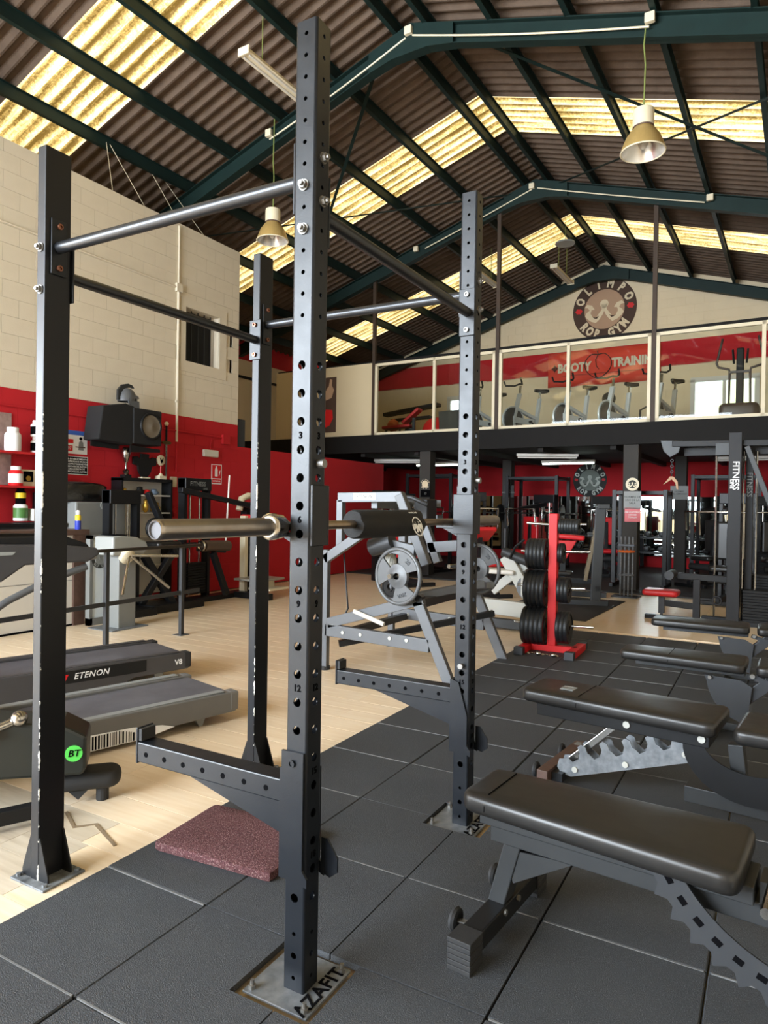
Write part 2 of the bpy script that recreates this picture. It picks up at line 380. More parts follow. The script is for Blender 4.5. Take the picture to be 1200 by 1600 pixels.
for j in range(-2, 14):
    yj = TY0+j*.5
    if yj > 7.5: continue
    for i in range(7): MB().box(TX0+i*TW+.01, TX0+(i+1)*TW-.01, yj-.0028+.002*((i*7+j*3) % 3-1), yj+.0028+.002*((i*7+j*3) % 3-1), -.003, .0006).build('joint_dust', dust, rt) if not any(h[0] < TX0+(i+1)*TW and h[1] > TX0+i*TW and h[2] < yj < h[3] for h in HO) else None
# small square tile plug and open pocket in the tile field
MB().box(.13, .22, 4.10, 4.2, 0, .006).build('tile_plug', K['tile'], rt, bevel=.002)
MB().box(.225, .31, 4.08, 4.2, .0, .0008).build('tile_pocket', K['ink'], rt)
# roof -------------------------------------------------------
ce = root('ceiling', 'corrugated gable roof with yellow translucent strips')
PT = 4.8/26
def sheet(side, ya, n, mat, name):
    b = MB(); D = .058; xs = [XRG, XRG + side*1.2, XRG + side*4.0, XL-.3 if side < 0 else XR+.3]; vs = []; fs = []
    prof = []
    for k in range(n):
        for t, d in ((0, 0), (.14, 0), (.24, 1), (.70, 1)): prof.append((ya+(k+t)*PT, d*D))
    prof.append((ya+n*PT, 0))
    m = len(prof); nx = len(xs)
    for x in xs:
        for y, d in prof: vs.append((x, y, zroof(x)+d))
    for a in range(nx-1):
        for c in range(m-1): fs.append((a*m+c, a*m+c+1, (a+1)*m+c+1, (a+1)*m+c))
    b.add(vs, fs); return b.build(name, mat, ce)
y = 4.53-4.8*3
while y < 17.6:
    for side in (-1, 1):
        k = y
        sheet(side, k, 6, K['sky'], 'roof_light_sheet'); k += 6*PT
        for n in (7, 7, 6):
            sheet(side, k, n, K['roof'], 'roof_sheet'); k += n*PT
    y += 4.8
MB().box(XRG-.35, XRG+.35, Y0-.5, Y1+.5, ZR+.05, ZR+.09).build('ridge_cap', K['roof'], ce)
# purlins
for x in (-3.86, -4.79, -5.72, -6.66, -7.56, -8.5, -9.44, -10.4, -3.44, -2.58, -1.66, -.76, .16, 1.1, 2.04, 2.98, 3.9):
    z = zroof(x); b = MB(); sg = -1 if x < XRG else 1
    b.box(x-.004, x+.004, Y0, Y1, z-.17, z-.005); b.box(x-.03, x+.03, Y0, Y1, z-.174, z-.166); b.box(x-.03, x+.03, Y0, Y1, z-.012, z-.004)
    b.build('purlin', K['green'], ce)
# portal frames
def rafter(yc, nm):
    t = root('frame_beam' if 0 else 'trim_%d' % nm, 'dark green steel portal rafter of the roof')
    for side, xe in ((-1, XL+.1), (1, XR-.1)):
        h = .26; b = MB(); xa = XRG
        za, ze = zroof(xa)-.17, zroof(xe)-.17
        for (t0, t1, w) in ((-.012, 0, .13), (-h, -h+.012, .13), (-h, 0, .01)):
            b.add([(xa,yc-w/2,za+t0),(xa,yc+w/2,za+t0),(xa,yc+w/2,za+t1),(xa,yc-w/2,za+t1),(xe,yc-w/2,ze+t0),(xe,yc+w/2,ze+t0),(xe,yc+w/2,ze+t1),(xe,yc-w/2,ze+t1)],
                  [(0,1,2,3),(7,6,5,4),(4,5,1,0),(5,6,2,1),(6,7,3,2),(7,4,0,3)])
        b.build('rafter', K['green'], t)
    MB().prism([(-.6,-.005-.6*SL),(0,-.005),(.6,-.005-.6*SL),(.6,-.26-.6*SL),(.25,-.31-.2*SL),(-.25,-.31-.2*SL),(-.6,-.26-.6*SL)], (XRG,yc,ZR-.17), (1,0,0), (0,0,1), .14).build('ridge_haunch', K['green'], t)
    return t
FR = [-2.3, 2.5, 7.3, 12.0]
rf = [rafter(y, i+1) for i, y in enumerate(FR)]
rafter(17.1, 5)
def jbox(t, x, yc, dz=0):
    z = zroof(x)-.30+dz; MB().box(x-.05, x+.05, yc-.12, yc-.065, z-.05, z+.05).build('junction_box', K['ivory'], t, bevel=.006)
for t, yc in ((rf[2], 7.3), (rf[3], 12.0)):
    for x in ((-.79, XRG, -5.9) if yc < 8 else (-.72, XRG-.05, -6.1)): jbox(t, x, yc, .02 if x > -4 and x < -3 else .05)
    for a, c in ((-5.9, XRG-.05), (XRG+.05, -.8)):
        n = 14; P = []
        for i in range(n+1):
            x = a+(c-a)*i/n; P.append((x, yc-.075, zroof(x)-.33 - .03*sin(pi*i/n)*(1 if yc < 8 else .4)))
        MB().tube(P, .011, 6).build('cable', K['ivory'], t)
# wind bracing flats between the frames, under the purlins
def brace(name, pts, t, w=.05):
    b = MB()
    for p, q in zip(pts[:-1], pts[1:]): b.bar(p, q, w, .008, (0, 0, 1))
    b.build(name, K['green'], t)
zb = lambda x: zroof(x)-.20
brace('wind_brace', [(XRG+.5, 7.35, zb(XRG+.5)), (1.9, 12, zb(1.9))], rf[2]); brace('wind_brace', [(XRG+.4, 12, zb(XRG+.4)), (1.9, 7.35, zb(1.9))], rf[2])
brace('wind_brace', [(XRG-.5, 7.35, zb(XRG-.5)), (-9.2, 12, zb(-9.2))], rf[2]); brace('wind_brace', [(XRG-.4, 12, zb(XRG-.4)), (-9.2, 7.35, zb(-9.2))], rf[2])
# hangers from frame to mezzanine edge
HX = (-7.11, -4.345, -1.545)
for x in HX + (1.2,):
    h = MB().bar((x,12.0,2.8), (x,12.0,zroof(x)-.40), .07, .06, (0,1,0)).build('trim_6' if x==HX[0] else 'trim_7' if x==HX[1] else 'trim_8' if x==HX[2] else 'trim_9', mt('hanger_brown', '33271d', .6, .2, .6, 5, '45301f') if x==HX[0] else bpy.data.materials['hanger_brown']); h.rotation_euler=(0,0,-DL); struct(h, 'brown steel hanger between roof frame and mezzanine edge')
# gable wall ---------------------------------------------------
gw = root('wall_back', 'cream block gable wall with a red band and two windows')
def wall_poly(y, x0, x1, zlo, holes, mat, name, parent, th=.2, top=None):
    # vertical strips around the rectangular holes
    xs = sorted(set([x0, x1, XRG] + [h[0] for h in holes] + [h[1] for h in holes])); xs = [x for x in xs if x0 <= x <= x1]
    b = MB()
    for a, c in zip(xs[:-1], xs[1:]):
        ta, tc_ = (zroof(a), zroof(c)) if top is None else (top, top); lo = [zlo]; zz = []
        hs = sorted([h for h in holes if h[0] <= a+1e-6 and h[1] >= c-1e-6], key=lambda h: h[2]); z = zlo
        for h in hs: zz.append((z, z, h[2], h[2])); z = h[3]
        zz.append((z, z, ta, tc_))
        for za, zc, ua, uc in zz:
            if ua-za < .001 and uc-zc < .001: continue
            b.add([(a,y,za),(c,y,zc),(c,y+th,zc),(a,y+th,za),(a,y,ua),(c,y,uc),(c,y+th,uc),(a,y+th,ua)], [(3,2,1,0),(4,5,6,7),(0,1,5,4),(1,2,6,5),(2,3,7,6),(3,0,4,7)])
    return b.build(name, mat, parent)
GH = [(-1.62, -.27, 3.40, 4.42), (-7.95, -7.0, 3.75, 4.42)]
wall_poly(Y1, XL, XR, FZ, GH, K['gable'], 'wall_core', gw)
def courses(parent, y, x0, x1, z0, z1, mat, holes, top=None, bw=.4, bh=.2, name='block_courses'):
    b = MB(); z = z0; r = 0
    while z < z1:
        x = x0 - (bw/2 if r % 2 else 0)
        while x < x1:
            a, c = max(x, x0)+.0025, min(x+bw, x1)-.0025; u = z+bh-.005
            if top: u = min(u, min(zroof(a), zroof(c))-.03)
            if c-a > .03 and u-z > .05 and not any(h[0]-.01 < c and h[1]+.01 > a and h[2]-.01 < u and h[3]+.01 > z for h in holes):
                b.box(a, c, y-.006, y, z, u)
            x += bw
        z += bh; r += 1
    b.build(name, mat, parent, kind='stuff')
MB().box(XL, XR, Y1-.002, Y1+.01, 4.80, 5.40).build('red_band', K['redwall'], gw); courses(gw, Y1, XL, XR, 2.83, 4.80, K['gable'], GH); courses(gw, Y1, XL, XR, 4.80, 5.40, K['redwall'], []); courses(gw, Y1, XL, XR, 5.40, 7.5, K['gable'], [], True)
for i, h in enumerate(GH):
    w = root('window_%d' % (i+1), 'bright white-framed window in the gable wall'); t = .06
    b = MB().box(h[0]-.04, h[1]+.04, Y1-.04, Y1+.1, h[3]-t, h[3]+.05).box(h[0]-.04, h[1]+.04, Y1-.04, Y1+.1, h[2]-.04, h[2]+t*.6).box(h[0]-.04, h[0]+t, Y1-.04, Y1+.1, h[2], h[3]).box(h[1]-t, h[1]+.04, Y1-.04, Y1+.1, h[2], h[3])
    xm = (h[0]+h[1])/2; b.box(xm-.035, xm+.035, Y1-.02, Y1+.06, h[2], h[3]); b.build('window_frame', K['wht'], w)
    MB().box(h[0], xm, Y1+.03, Y1+.036, h[2], h[3]).build('pane', K['glass'], w); MB().box(xm, h[1], Y1+.05, Y1+.056, h[2], h[3]).build('pane', K['glass'], w)
# hillside beyond the gable windows
hs = MB(); random.seed(5)
hs.add([(-40,60,-4),(30,60,-4),(30,95,16),(-10,95,21),(-40,95,14)], [(0,1,2,3,4)]); hl = hs.build('hillside', mt('dry_hillside', 'b7b08a', .9, 0, .9, .4, '7f8a5c')); tag(hl, 'pale dry hillside beyond the gable window', 'hill')
# side walls and front wall
sw = root('wall_left', 'cream side wall of the hall with a red band')
MB().box(XL-.2, XL, -2.6, Y1, FZ, 4.85).box(XL-.2, XL, Y0, -2.6, 4.3, 4.85).box(XL-.2, XL, Y0, -2.6, FZ, 1.3).build('lower_wall', K['gable'], sw); MB().box(XL-.2, XL+.004, Y0, Y1, 4.85, 5.40).build('red_band', K['redwall'], sw); MB().box(XL-.2, XL+.02, Y0, Y1, 5.40, 5.62).build('white_trim', K['wht'], sw)
MB().box(XL, XL+.03, Y0, Y1, 4.40, 4.46).build('dado_line', K['mezz'], sw)
swr = root('wall_right', 'cream side wall of the hall'); MB().box(XR, XR+.2, Y0, Y1, FZ, 2.6).build('lower_wall', K['cream'], swr); MB().box(XR, XR+.2, Y0, Y1, 2.6, 5.3).build('upper_wall', K['cream'], swr)
fw = root('wall_front', 'front wall of the hall with a wide glazed shopfront')
wall_poly(Y0-.2, XL, XR, FZ, [(-10.2, -1.8, 1.3, 5.3)], K['cream'], 'wall_core', fw)
wd = root('window_3', 'wide glazed shopfront behind the photographer')
b = MB()
for x in (-10.2, -8.5, -6.9, -5.2, -3.5, -1.88): b.box(x, x+.08, Y0-.15, Y0-.03, 1.3, 5.3)
for z in (1.3, 3.3, 5.2): b.box(-10.2, -1.8, Y0-.15, Y0-.03, z, z+.1)
b.build('window_frame', K['black'], wd)
# reception block: left wall of concrete blocks ------------------
XW = -7.0; YC = 8.34
lw = root('wall_reception', 'painted block wall of the reception, white above and red below', rot=False)
WH = (7.17, 7.88, 3.47, 4.27)                 # small dark window
b = MB(); b.box(XW-.2, XW-.012, .5, WH[0], FZ, 5.45).box(XW-.2, XW-.012, WH[1], YC, FZ, 5.45).box(XW-.2, XW-.012, WH[0], WH[1], FZ, WH[2]).box(XW-.2, XW-.012, WH[0], WH[1], WH[3], 5.45)
b.build('wall_core', K['cream'], lw); MB().box(-10.9, XW-.012, YC-.2, YC-.012, FZ, 5.45).build('wall_core', K['cream'], lw); MB().box(-10.9, XW-.012, .5, .7, FZ, 5.45).build('wall_core', K['cream'], lw)
MB().box(-10.9, XW-.012, .7, YC-.2, 5.40, 5.45).build('block_ceiling', K['cream'], lw)
MB().box(XW-.02, XW-.006, 3.98, YC, FZ, 2.64).build('painted_wall', K['redwall'], lw); MB().box(XW-.012, XW-.006, .5, 3.98, FZ, 2.64).build('painted_wall', K['redwall'], lw); MB().box(XW-.012, XW-.006, .5, 3.98, 2.64, 5.45).build('painted_wall', K['cream'], lw)
for zz0, mm, nn in ((FZ, K['redwall'], 13), (FZ+2.66, K['cream'], 14)):
    b = MB()
    for r in range(nn):
        y = .5-(.2 if (r+(nn == 14)*13) % 2 else 0)
        while y < 3.98:
            a, c = max(y, .5), min(y+.4, 3.98); z = zz0+r*2.66/13; u = min(z+2.66/13, 5.45)
            if c-a > .05 and u-z > .03: b.box(XW-.006, XW+.001, a+.0012, c-.0012, z+.0012, u-.0012)
            y += .4
    b.build('block_courses', mm, lw, kind='stuff')
BHT = 2.66/13; bme = {}; random.seed(9)
r = 0; z = FZ
while z < 5.4:
    y = 3.98 - (.2 if r % 2 else 0); z1 = min(z+BHT, 5.45)
    while y < YC:
        a, c = max(y, 3.98), min(y+.4, YC)
        if c-a > .06 and not (a < WH[1]-.02 and c > WH[0]+.02 and z < WH[3]-.02 and z1 > WH[2]+.02):
            mat = K['redwall'] if r < 13 else K['cream']; k = (round(c-a, 3), round(z1-z, 3), mat.name)
            if k not in bme:
                q = MB().box(.006, .013, .0012, c-a-.0012, .0012, z1-z-.0012); me = bpy.data.meshes.new('block'); me.from_pydata(q.v, [], q.f); me.materials.append(mat); bme[k] = me
            o = obj('block', bme[k], lw); o.location = (XW-.012+random.uniform(0, .0012), a, z)
        y += .4
    z = z1; r += 1
# surround, reveal, grille of the little window
wn = root('window_4', 'small dark barred window high in the reception wall', rot=False)
b = MB(); q = .10
b.box(XW-.005, XW+.012, WH[0]-q, WH[1]+q*1.6, WH[3], WH[3]+q*1.3).box(XW-.005, XW+.012, WH[0]-q, WH[1]+q*1.6, WH[2]-q*1.6, WH[2]).box(XW-.005, XW+.012, WH[0]-q, WH[0], WH[2], WH[3]).box(XW-.005, XW+.012, WH[1], WH[1]+q*1.6, WH[2], WH[3])
b.build('window_surround', K['cream'], wn)
MB().box(XW-.2, XW-.19, WH[0], WH[1], WH[2], WH[3]).build('dark_pane', K['blackm'], wn)
for i in range(5): MB().cyl((XW-.10, WH[0]+.08+i*.135, WH[2]), (XW-.10, WH[0]+.08+i*.135, WH[3]), .009, 6).build('window_bar', K['black'], wn)
# low red wall that carries on under the mezzanine
MB().box(XW-.2, XW, YC, 13.2, FZ, 2.29).build('wall_low', K['redwall']); lo = bpy.data.objects['wall_low']; struct(lo, 'low red wall carrying on beyond the reception block')
# mezzanine ----------------------------------------------------
mz = root('ceiling', 'dark steel mezzanine deck with black underside')
MB().box(XL, XR, 12.05, Y1, 2.50, 2.80).build('deck', K['ceilb'], mz)
MB().box(XL, XR, 11.93, 12.05, 2.62, 2.84).build('edge_beam', K['mezz'], mz); MB().box(XL, XR, 11.90, 12.06, 2.47, 2.63).build('edge_beam', K['mezz'], mz)
for x in [-10+i*1.3 for i in range(11)]: MB().box(x-.05, x+.05, 12.06, Y1, 2.40, 2.50).build('joist', K['ceilb'], mz)
MB().box(-9.75, HX[0]-.035, 11.98, 12.02, 2.85, 4.36).build('beige_panel', K['panel'], mz)
def glazed(n, x0, x1, xm, lab):
    w = root('window_%d' % n, lab); z0, z1, t = 2.84, 4.335, .055; yy = 12.0
    MB().box(x0, x1, yy-.03, yy+.03, z1-t, z1).build('frame_rail', K['ivory'], w); MB().box(x0, x1, yy-.03, yy+.03, z0, z0+t).build('frame_rail', K['ivory'], w)
    for x, m in ((x0, t), (xm-t/2, t), (x1-t, t)): MB().box(x, x+m, yy-.03, yy+.03, z0, z1).build('mullion', K['ivory'], w)
    for a, c in ((x0+t, xm-t/2), (xm+t/2, x1-t)): MB().box(a, c, yy-.003, yy+.003, z0+t, z1-t).build('pane', K['glass'], w)
glazed(5, HX[0]+.04, HX[1]-.04, -5.68, 'white-framed mezzanine glazing in front of the red ball')
glazed(6, HX[1]+.04, HX[2]-.04, -2.99, 'white-framed mezzanine glazing in front of the red banner')
glazed(7, HX[2]+.04, 1.16, .08, 'white-framed mezzanine glazing in front of the gable window')
MB().box(HX[0]-2.6, 1.2, 11.985, 12.015, 4.345, 4.39).build('glazing_head_bar', K['mezz'], mz)
# posts under the mezzanine
def column(x, y, w, lab, n):
    o = MB().box(x-w/2, x+w/2, y-w/2, y+w/2, FZ, 2.47).build('trim_%d' % n, K['col'], bevel=.008); o.rotation_euler = (0,0,-DL); struct(o, lab); return o
column(-1.875, 12.06, .25, 'grey steel column under the mezzanine with notices on it', 10)
column(-5.84, 12.06, .24, 'dark column under the mezzanine left of the rack upright', 11)
column(-5.25, 15.0, .22, 'black column deep under the mezzanine', 12); column(-9.0, 15.0, .22, 'black column deep under the mezzanine on the left', 13); column(1.9, 12.06, .25, 'grey steel column under the mezzanine on the right', 14)
column(-1.5, 15.0, .22, 'black column deep under the mezzanine on the right', 15)
# red wall and mirrors below
rw = root('wall_mirror', 'red wall with a row of mirrors under the mezzanine')
MB().box(-10.9, XR, Y1-.06, Y1, 1.68, 2.5).build('red_wall', K['redwall'], rw); MB().box(-10.9, XR, Y1-.06, Y1, FZ, .25).build('red_wall', K['redwall'], rw)
for i in range(9):
    x = -7.4+i*1.2; MB().box(x+.004, x+1.196, Y1-.075, Y1-.06, .25, 1.68).build('mirror_panel', K['mirror'], rw)
MB().box(-10.9, -7.4, Y1-.06, Y1, .25, 1.68).build('red_wall', K['redwall'], rw)
# conduits and pipe runs on the reception wall
cu = root('trim_16', 'white electrical conduit on the reception wall', rot=False)
MB().tube([(XW+.015,7.01,4.5),(XW+.015,7.01,5.4)], .014, 6).tube([(XW+.015,7.01,2.25),(XW+.015,7.01,4.5)], .018, 6).tube([(XW+.015,.6,4.5),(XW+.015,6.96,4.5)], .013, 6).build('conduit', K['cream'], cu)
MB().box(XW, XW+.04, 6.96, 7.07, 4.44, 4.56).build('junction_box', K['cream'], cu); MB().box(XW, XW+.03, 6.985, 7.035, 2.82, 2.86).build('clip', K['cream'], cu)
MB().tube([(XW+.014,7.01,2.55),(XW+.014,7.01,1.8)], .012, 6).tube([(XW+.014,.6,2.48),(XW+.014,8.0,2.40)], .012, 6).tube([(XW+.014,8.0,2.4),(XW+.02,7.72,2.36),(XW+.02,7.69,2.2)], .008, 6).box(XW, XW+.05, 7.96, 8.1, 2.3, 2.45).build('red_conduit', K['redwall'], cu)
# stay wires from purlin to the reception roof
wr = root('trim_17', 'thin stay wires hanging above the reception block', rot=False)
for (a, c) in (((-7.4,6.05,6.35),(-7.05,5.9,5.45)), ((-7.4,6.05,6.35),(-7.05,6.45,5.45)), ((-7.5,6.9,6.3),(-7.05,7.1,5.45)), ((-7.6,7.3,6.3),(-7.05,7.6,5.45))): MB().cyl(a, c, .004, 5).build('wire', K['ivory'], wr)
# ------------------------------------------------------------ power rack
BX, BY, CY_, AX, PWD = -.5178, 1.3212, 2.4964, -1.6624, .0715
HOLES = [(2.656-.06*k, .0062) for k in range(14)] + [(1.738-.0784*k, .0128) for k in range(20)] + [(.147, .0062), (.086, .0095), (.024, .0062)]
def holed_post(w, t, z0, z1, holes, rc=.007):
    b = MB(); hs = sorted(holes); zs = [z0] + [(a[0]+c[0])/2 for a, c in zip(hs[:-1], hs[1:])] + [z1]; hw = w/2-rc
    for k in range(4):
        ca, sa = cos(k*pi/2), sin(k*pi/2)
        def P(u, z, d): return (ca*u + sa*d, sa*u - ca*d, z)    # k=0 faces -y
        for (zc, r), za, zb_ in zip(hs, zs[:-1], zs[1:]):
            A = sorted([2*pi*i/12+.13 for i in range(12)] + [atan2(q-zc, p) % (2*pi) for p in (-hw, hw) for q in (za, zb_)]); n = len(A); O = []; I = []
            for a in A:
                c_, s_ = cos(a), sin(a); tt = min((hw/abs(c_)) if abs(c_) > 1e-9 else 9, ((zb_-zc)/s_ if s_ > 0 else (za-zc)/s_) if abs(s_) > 1e-9 else 9)
                O.append((c_*tt, zc+s_*tt)); I.append((c_*r, zc+s_*r))
            vs = [P(u, z, w/2) for u, z in O] + [P(u, z, w/2) for u, z in I] + [P(u, z, w/2-t) for u, z in I] + [P(u, z, w/2-t) for u, z in O]; fs = []
            for i in range(n):
                j = (i+1) % n; fs += [(i, j, n+j, n+i), (n+i, n+j, 2*n+j, 2*n+i), (2*n+i, 2*n+j, 3*n+j, 3*n+i)]
            b.add(vs, fs)
        L = []
        for i in range(4):
            a = pi/2*i/3; u = hw + rc*sin(a); d = w/2-rc + rc*cos(a); L += [P(u, z0, d), P(u, z1, d)]
        b.add(L, [(2*i, 2*i+2, 2*i+3, 2*i+1) for i in range(3)])
    b.box(-w/2+.003, w/2-.003, -w/2+.003, w/2-.003, z1-.004, z1-.0005)
    return b
rk = thing('power_rack', 'tall black four-post power rack bolted to the floor in the foreground', 'power rack', (-1.09, 1.9088, FZ))
O = V((-1.09, 1.9088, FZ)); L_ = lambda x, y, z: (x-O.x, y-O.y, z-O.z)
pbm = holed_post(PWD, .004, .0, 2.693-FZ, [(z-FZ, r) for z, r in HOLES])
pB = pbm.build('upright', K['rack'], rk, smooth=33); pB.location = L_(BX, BY, FZ)
pC = obj('upright', pB.data, rk); pC.location = L_(BX, CY_, FZ)
for p in (pB, pC):
    for n in (3, 6, 9, 12, 15, 18):
        z = 1.738 - .0784*(n-.5) - FZ
        txt(str(n), .026, basis((0, -PWD/2-.0006, z), (1,0,0), (0,0,1)), K['ink'], p, 'size_number', .0008, .0008)
        txt(str(n), .026, basis((PWD/2+.0006, 0, z), (0,1,0), (0,0,1)), K['ink'], p, 'size_number', .0008, .0008)
chA = chipped('chipped_post_paint', .0225, -.052)
for y in (BY, CY_):
    q = MB().box(-.0225, .0225, -.052, .052, 0, 2.618-FZ).build('rear_upright', chA, rk, bevel=.004); q.location = L_(AX, y, FZ)
    for sx in (-1, 1):
        for sy in (-.046, .046): MB().prism([(0, .005), (.05, .005), (.05, .03), (.004, .16), (0, .16)], (sx*.0225, sy, 0), (sx, 0, 0), (0, 0, 1), .006).build('gusset', K['black'], rk).location = L_(AX, y, FZ)
    MB().box(-.09, .10, -.085, .085, 0, .008).build('base_plate', K['dusty'], rk, bevel=.002).location = L_(AX, y, FZ)
    for dx, dy in ((-.07, -.065), (.08, -.065), (-.07, .065), (.08, .065)): MB().cyl((dx, dy, .008), (dx, dy, .018), .009, 6).build('anchor_bolt', K['zinc'], rk).location = L_(AX, y, FZ)
for y in (BY, CY_):
    pl = MB().box(-.125, .095, -.105, .12, 0, .008).build('base_plate', K['zinc'], rk, bevel=.002); pl.location = L_(BX, y, FZ)
    txt('AZAFIT', .062, basis((.067, .0, .0092), (0,1,0), (-1,0,0)), K['ink'], pl, 'plate_lettering', .0006, .001, space=1.05)
    for dx, dy in ((-.105, -.085), (.075, -.085), (-.105, .1), (.075, .1)):
        MB().cyl((dx, dy, .008), (dx, dy, .019), .011, 6).cyl((dx, dy, .019), (dx, dy, .032), .006, 8).build('anchor_bolt', K['bolt'], rk).location = L_(BX, y, FZ)
rbar = mt('crossbar_paint', '2a2c30', .3, .4, .3, 6, '34363a', spec=.6)
TZ1, TZ2 = 2.265, 2.18
def crossbar(p, q, r, n=1):
    MB().cyl(L_(*p), L_(*q), r, 18).build('crossbar', rbar, rk, smooth=40)
crossbar((AX+.03, BY, TZ1), (BX-.036, BY, TZ1), .0205); crossbar((AX+.03, CY_, TZ1), (BX-.036, CY_, TZ1), .0205)
crossbar((AX, BY+.055, TZ2), (AX, CY_-.055, TZ2), .0205); crossbar((BX, BY+.036, TZ2), (BX, CY_-.036, TZ2), .0205)
def endplate(c, nrm):                         # bolted end plate of a crossbar
    c = V(c); n = V(nrm); s = V((0,0,1)).cross(n)
    MB().bar(L_(*(c+V((0,0,-.10)))), L_(*(c+V((0,0,.10)))), .07 if abs(n.y) else .062, .007, n).build('end_plate', K['rack'], rk, bevel=.002)
    for dz in (-.075, .075):
        p = c + V((0,0,dz)); MB().lathe([(.0105, 0), (.0105, .009), (.0055, .0095), (.0055, .004)], L_(*(p+n*.0035)), n, 12).build('socket_bolt', K['copper'] if c.x < -1 else K['bolt'], rk)
endplate((AX+.026, BY, TZ1), (1,0,0)); endplate((AX+.026, CY_, TZ1), (1,0,0)); endplate((BX-.0395, BY, TZ1), (-1,0,0)); endplate((BX-.0395, CY_, TZ1), (-1,0,0))
endplate((AX, BY+.056, TZ2), (0,1,0)); endplate((AX, CY_-.056, TZ2), (0,-1,0)); endplate((BX, BY+.0395, TZ2), (0,1,0)); endplate((BX, CY_-.0395, TZ2), (0,-1,0))
def nut(p, n):
    p = V(p); n = V(n); MB().cyl(L_(*p), L_(*(p+n*.004)), .016, 14).cyl(L_(*(p+n*.004)), L_(*(p+n*.014)), .0125, 6).cyl(L_(*(p+n*.014)), L_(*(p+n*.022)), .007, 8).build('bolt_nut', K['bolt'], rk)
for dz in (.0, -.121): nut((BX, BY-PWD/2, 2.236+dz), (0,-1,0)); nut((BX+PWD/2, BY, 2.318+dz), (1,0,0)); nut((BX+PWD/2, CY_, 2.318+dz), (1,0,0))
for dz in (-.075, .075): nut((AX, BY-.052, TZ2+dz), (0,-1,0))
# ------------------------------------------------------------ J-hooks, safety arms
def jhook(y, sy, lab):
    t = thing('j_hook', lab, 'rack hook', (BX, y, 1.27)); h = PWD/2
    zt, zb_ = .135, -.035
    b = MB().box(h+.001, h+.009, -h-.001, h+.001, zb_, zt)
    b.build('side_plate', K['rack'], t, bevel=.002)
    b = MB(); yy = sy*(h+.005); b.box(-h-.012, h+.009, yy-.004, yy+.004, zb_, zt); b.build('face_plate', K['rack'], t, bevel=.002)
    MB().box(-h-.10, -h-.001, sy*.0-.03, .03, -.012, .0).box(-h-.10, -h-.092, -.03, .03, -.0, .045).build('cradle', K['rack'], t, bevel=.002)
    MB().prism([(0, 0), (-.07, 0), (0, -.035)], (-h, sy*.02, -.012), (1,0,0), (0,0,1), .006).build('cradle_gusset', K['rack'], t)
    MB().box(-h-.006, -h-.001, -.02, .02, 0, .17).build('back_plate', K['grey'], t)
    MB().cyl((h-.002, 0, .195), (h+.022, 0, .195), .0125, 14).build('lock_pin', K['bolt'], t)
jhook(BY, 1, 'black rack hook holding the barbell on the nearest front upright'); jhook(CY_, -1, 'black rack hook holding the barbell on the far front upright')
def safety_arm(y, lab, variant):
    t = thing('safety_arm', lab, 'safety arm', (BX, y, 0)); h = PWD/2; y0 = -.0335
    b = MB().box(-.64, -h-.008, y0, .0335, .505, .57).build('arm_tube', K['rack'], t, bevel=.004)
    for i in range(7): MB().cyl((-.60+i*.082, y0-.0008, .535), (-.60+i*.082, y0+.003, .535), .0085, 12).build('arm_hole', K['ink'], b)
    MB().box(-.648, -.64, y0, .0335, .50, .615).build('end_lip', K['rack'], t, bevel=.002); MB().box(-.64, -.625, y0+.004, .0295, .572, .612).build('lip_pad', K['rubber'], t, bevel=.002)
    MB().prism([(-.46, .505), (-h-.006, .505), (-h-.006, .40)], (0, -.01, 0), (1,0,0), (0,0,1), .008).build('arm_gusset', K['rack'], t)
    if variant: MB().prism([(-h-.008, .30), (h*.75, .30), (h*1.3, .29), (h*1.3, .315), (h*.85, .335), (h*.85, .66), (-h-.008, .66)], (0, -h-.006, 0), (1,0,0), (0,0,1), .007).build('face_plate', K['rack'], t)
    else: MB().prism([(-h-.008, .30), (h*.75, .30), (h*1.3, .29), (h*1.3, .315), (h*.85, .335), (h*.85, .46), (-h*.3, .60), (-h-.008, .61)], (0, -h-.006, 0), (1,0,0), (0,0,1), .007).build('face_plate', K['rack'], t)
    MB().prism([(-h-.008, .30), (h*.75, .30), (h*1.3, .29), (h*1.3, .315), (h*.85, .335), (h*.85, .60), (-h-.008, .60)], (0, h+.006, 0), (1,0,0), (0,0,1), .007).build('rear_plate', K['rack'], t)
    MB().box(-h-.014, -h-.002, -h-.009, h+.009, .30, .61).build('inner_plate', K['rack'], t)
    MB().prism([(.0, .30), (.03, .29), (.055, .31), (.055, .35), (.02, .40), (0, .40)], (h+.002, h+.006, 0), (1,0,0), (0,0,1), .006).build('pull_tab', K['rack'], t)
    if variant: MB().lathe([(.011, 0), (.011, .006), (.007, .006), (.007, .003)], (-h*.2, -h-.0095, .628), (0,-1,0), 14).build('locating_pin', K['rack'], t)
    if not variant: MB().cyl((0, -h-.001, .672), (0, -h-.022, .672), .0115, 14).build('lock_pin', K['bolt'], t)
safety_arm(BY, 'black safety arm on the nearest upright reaching over the red mat', True); safety_arm(CY_, 'black safety arm on the far front upright', False)
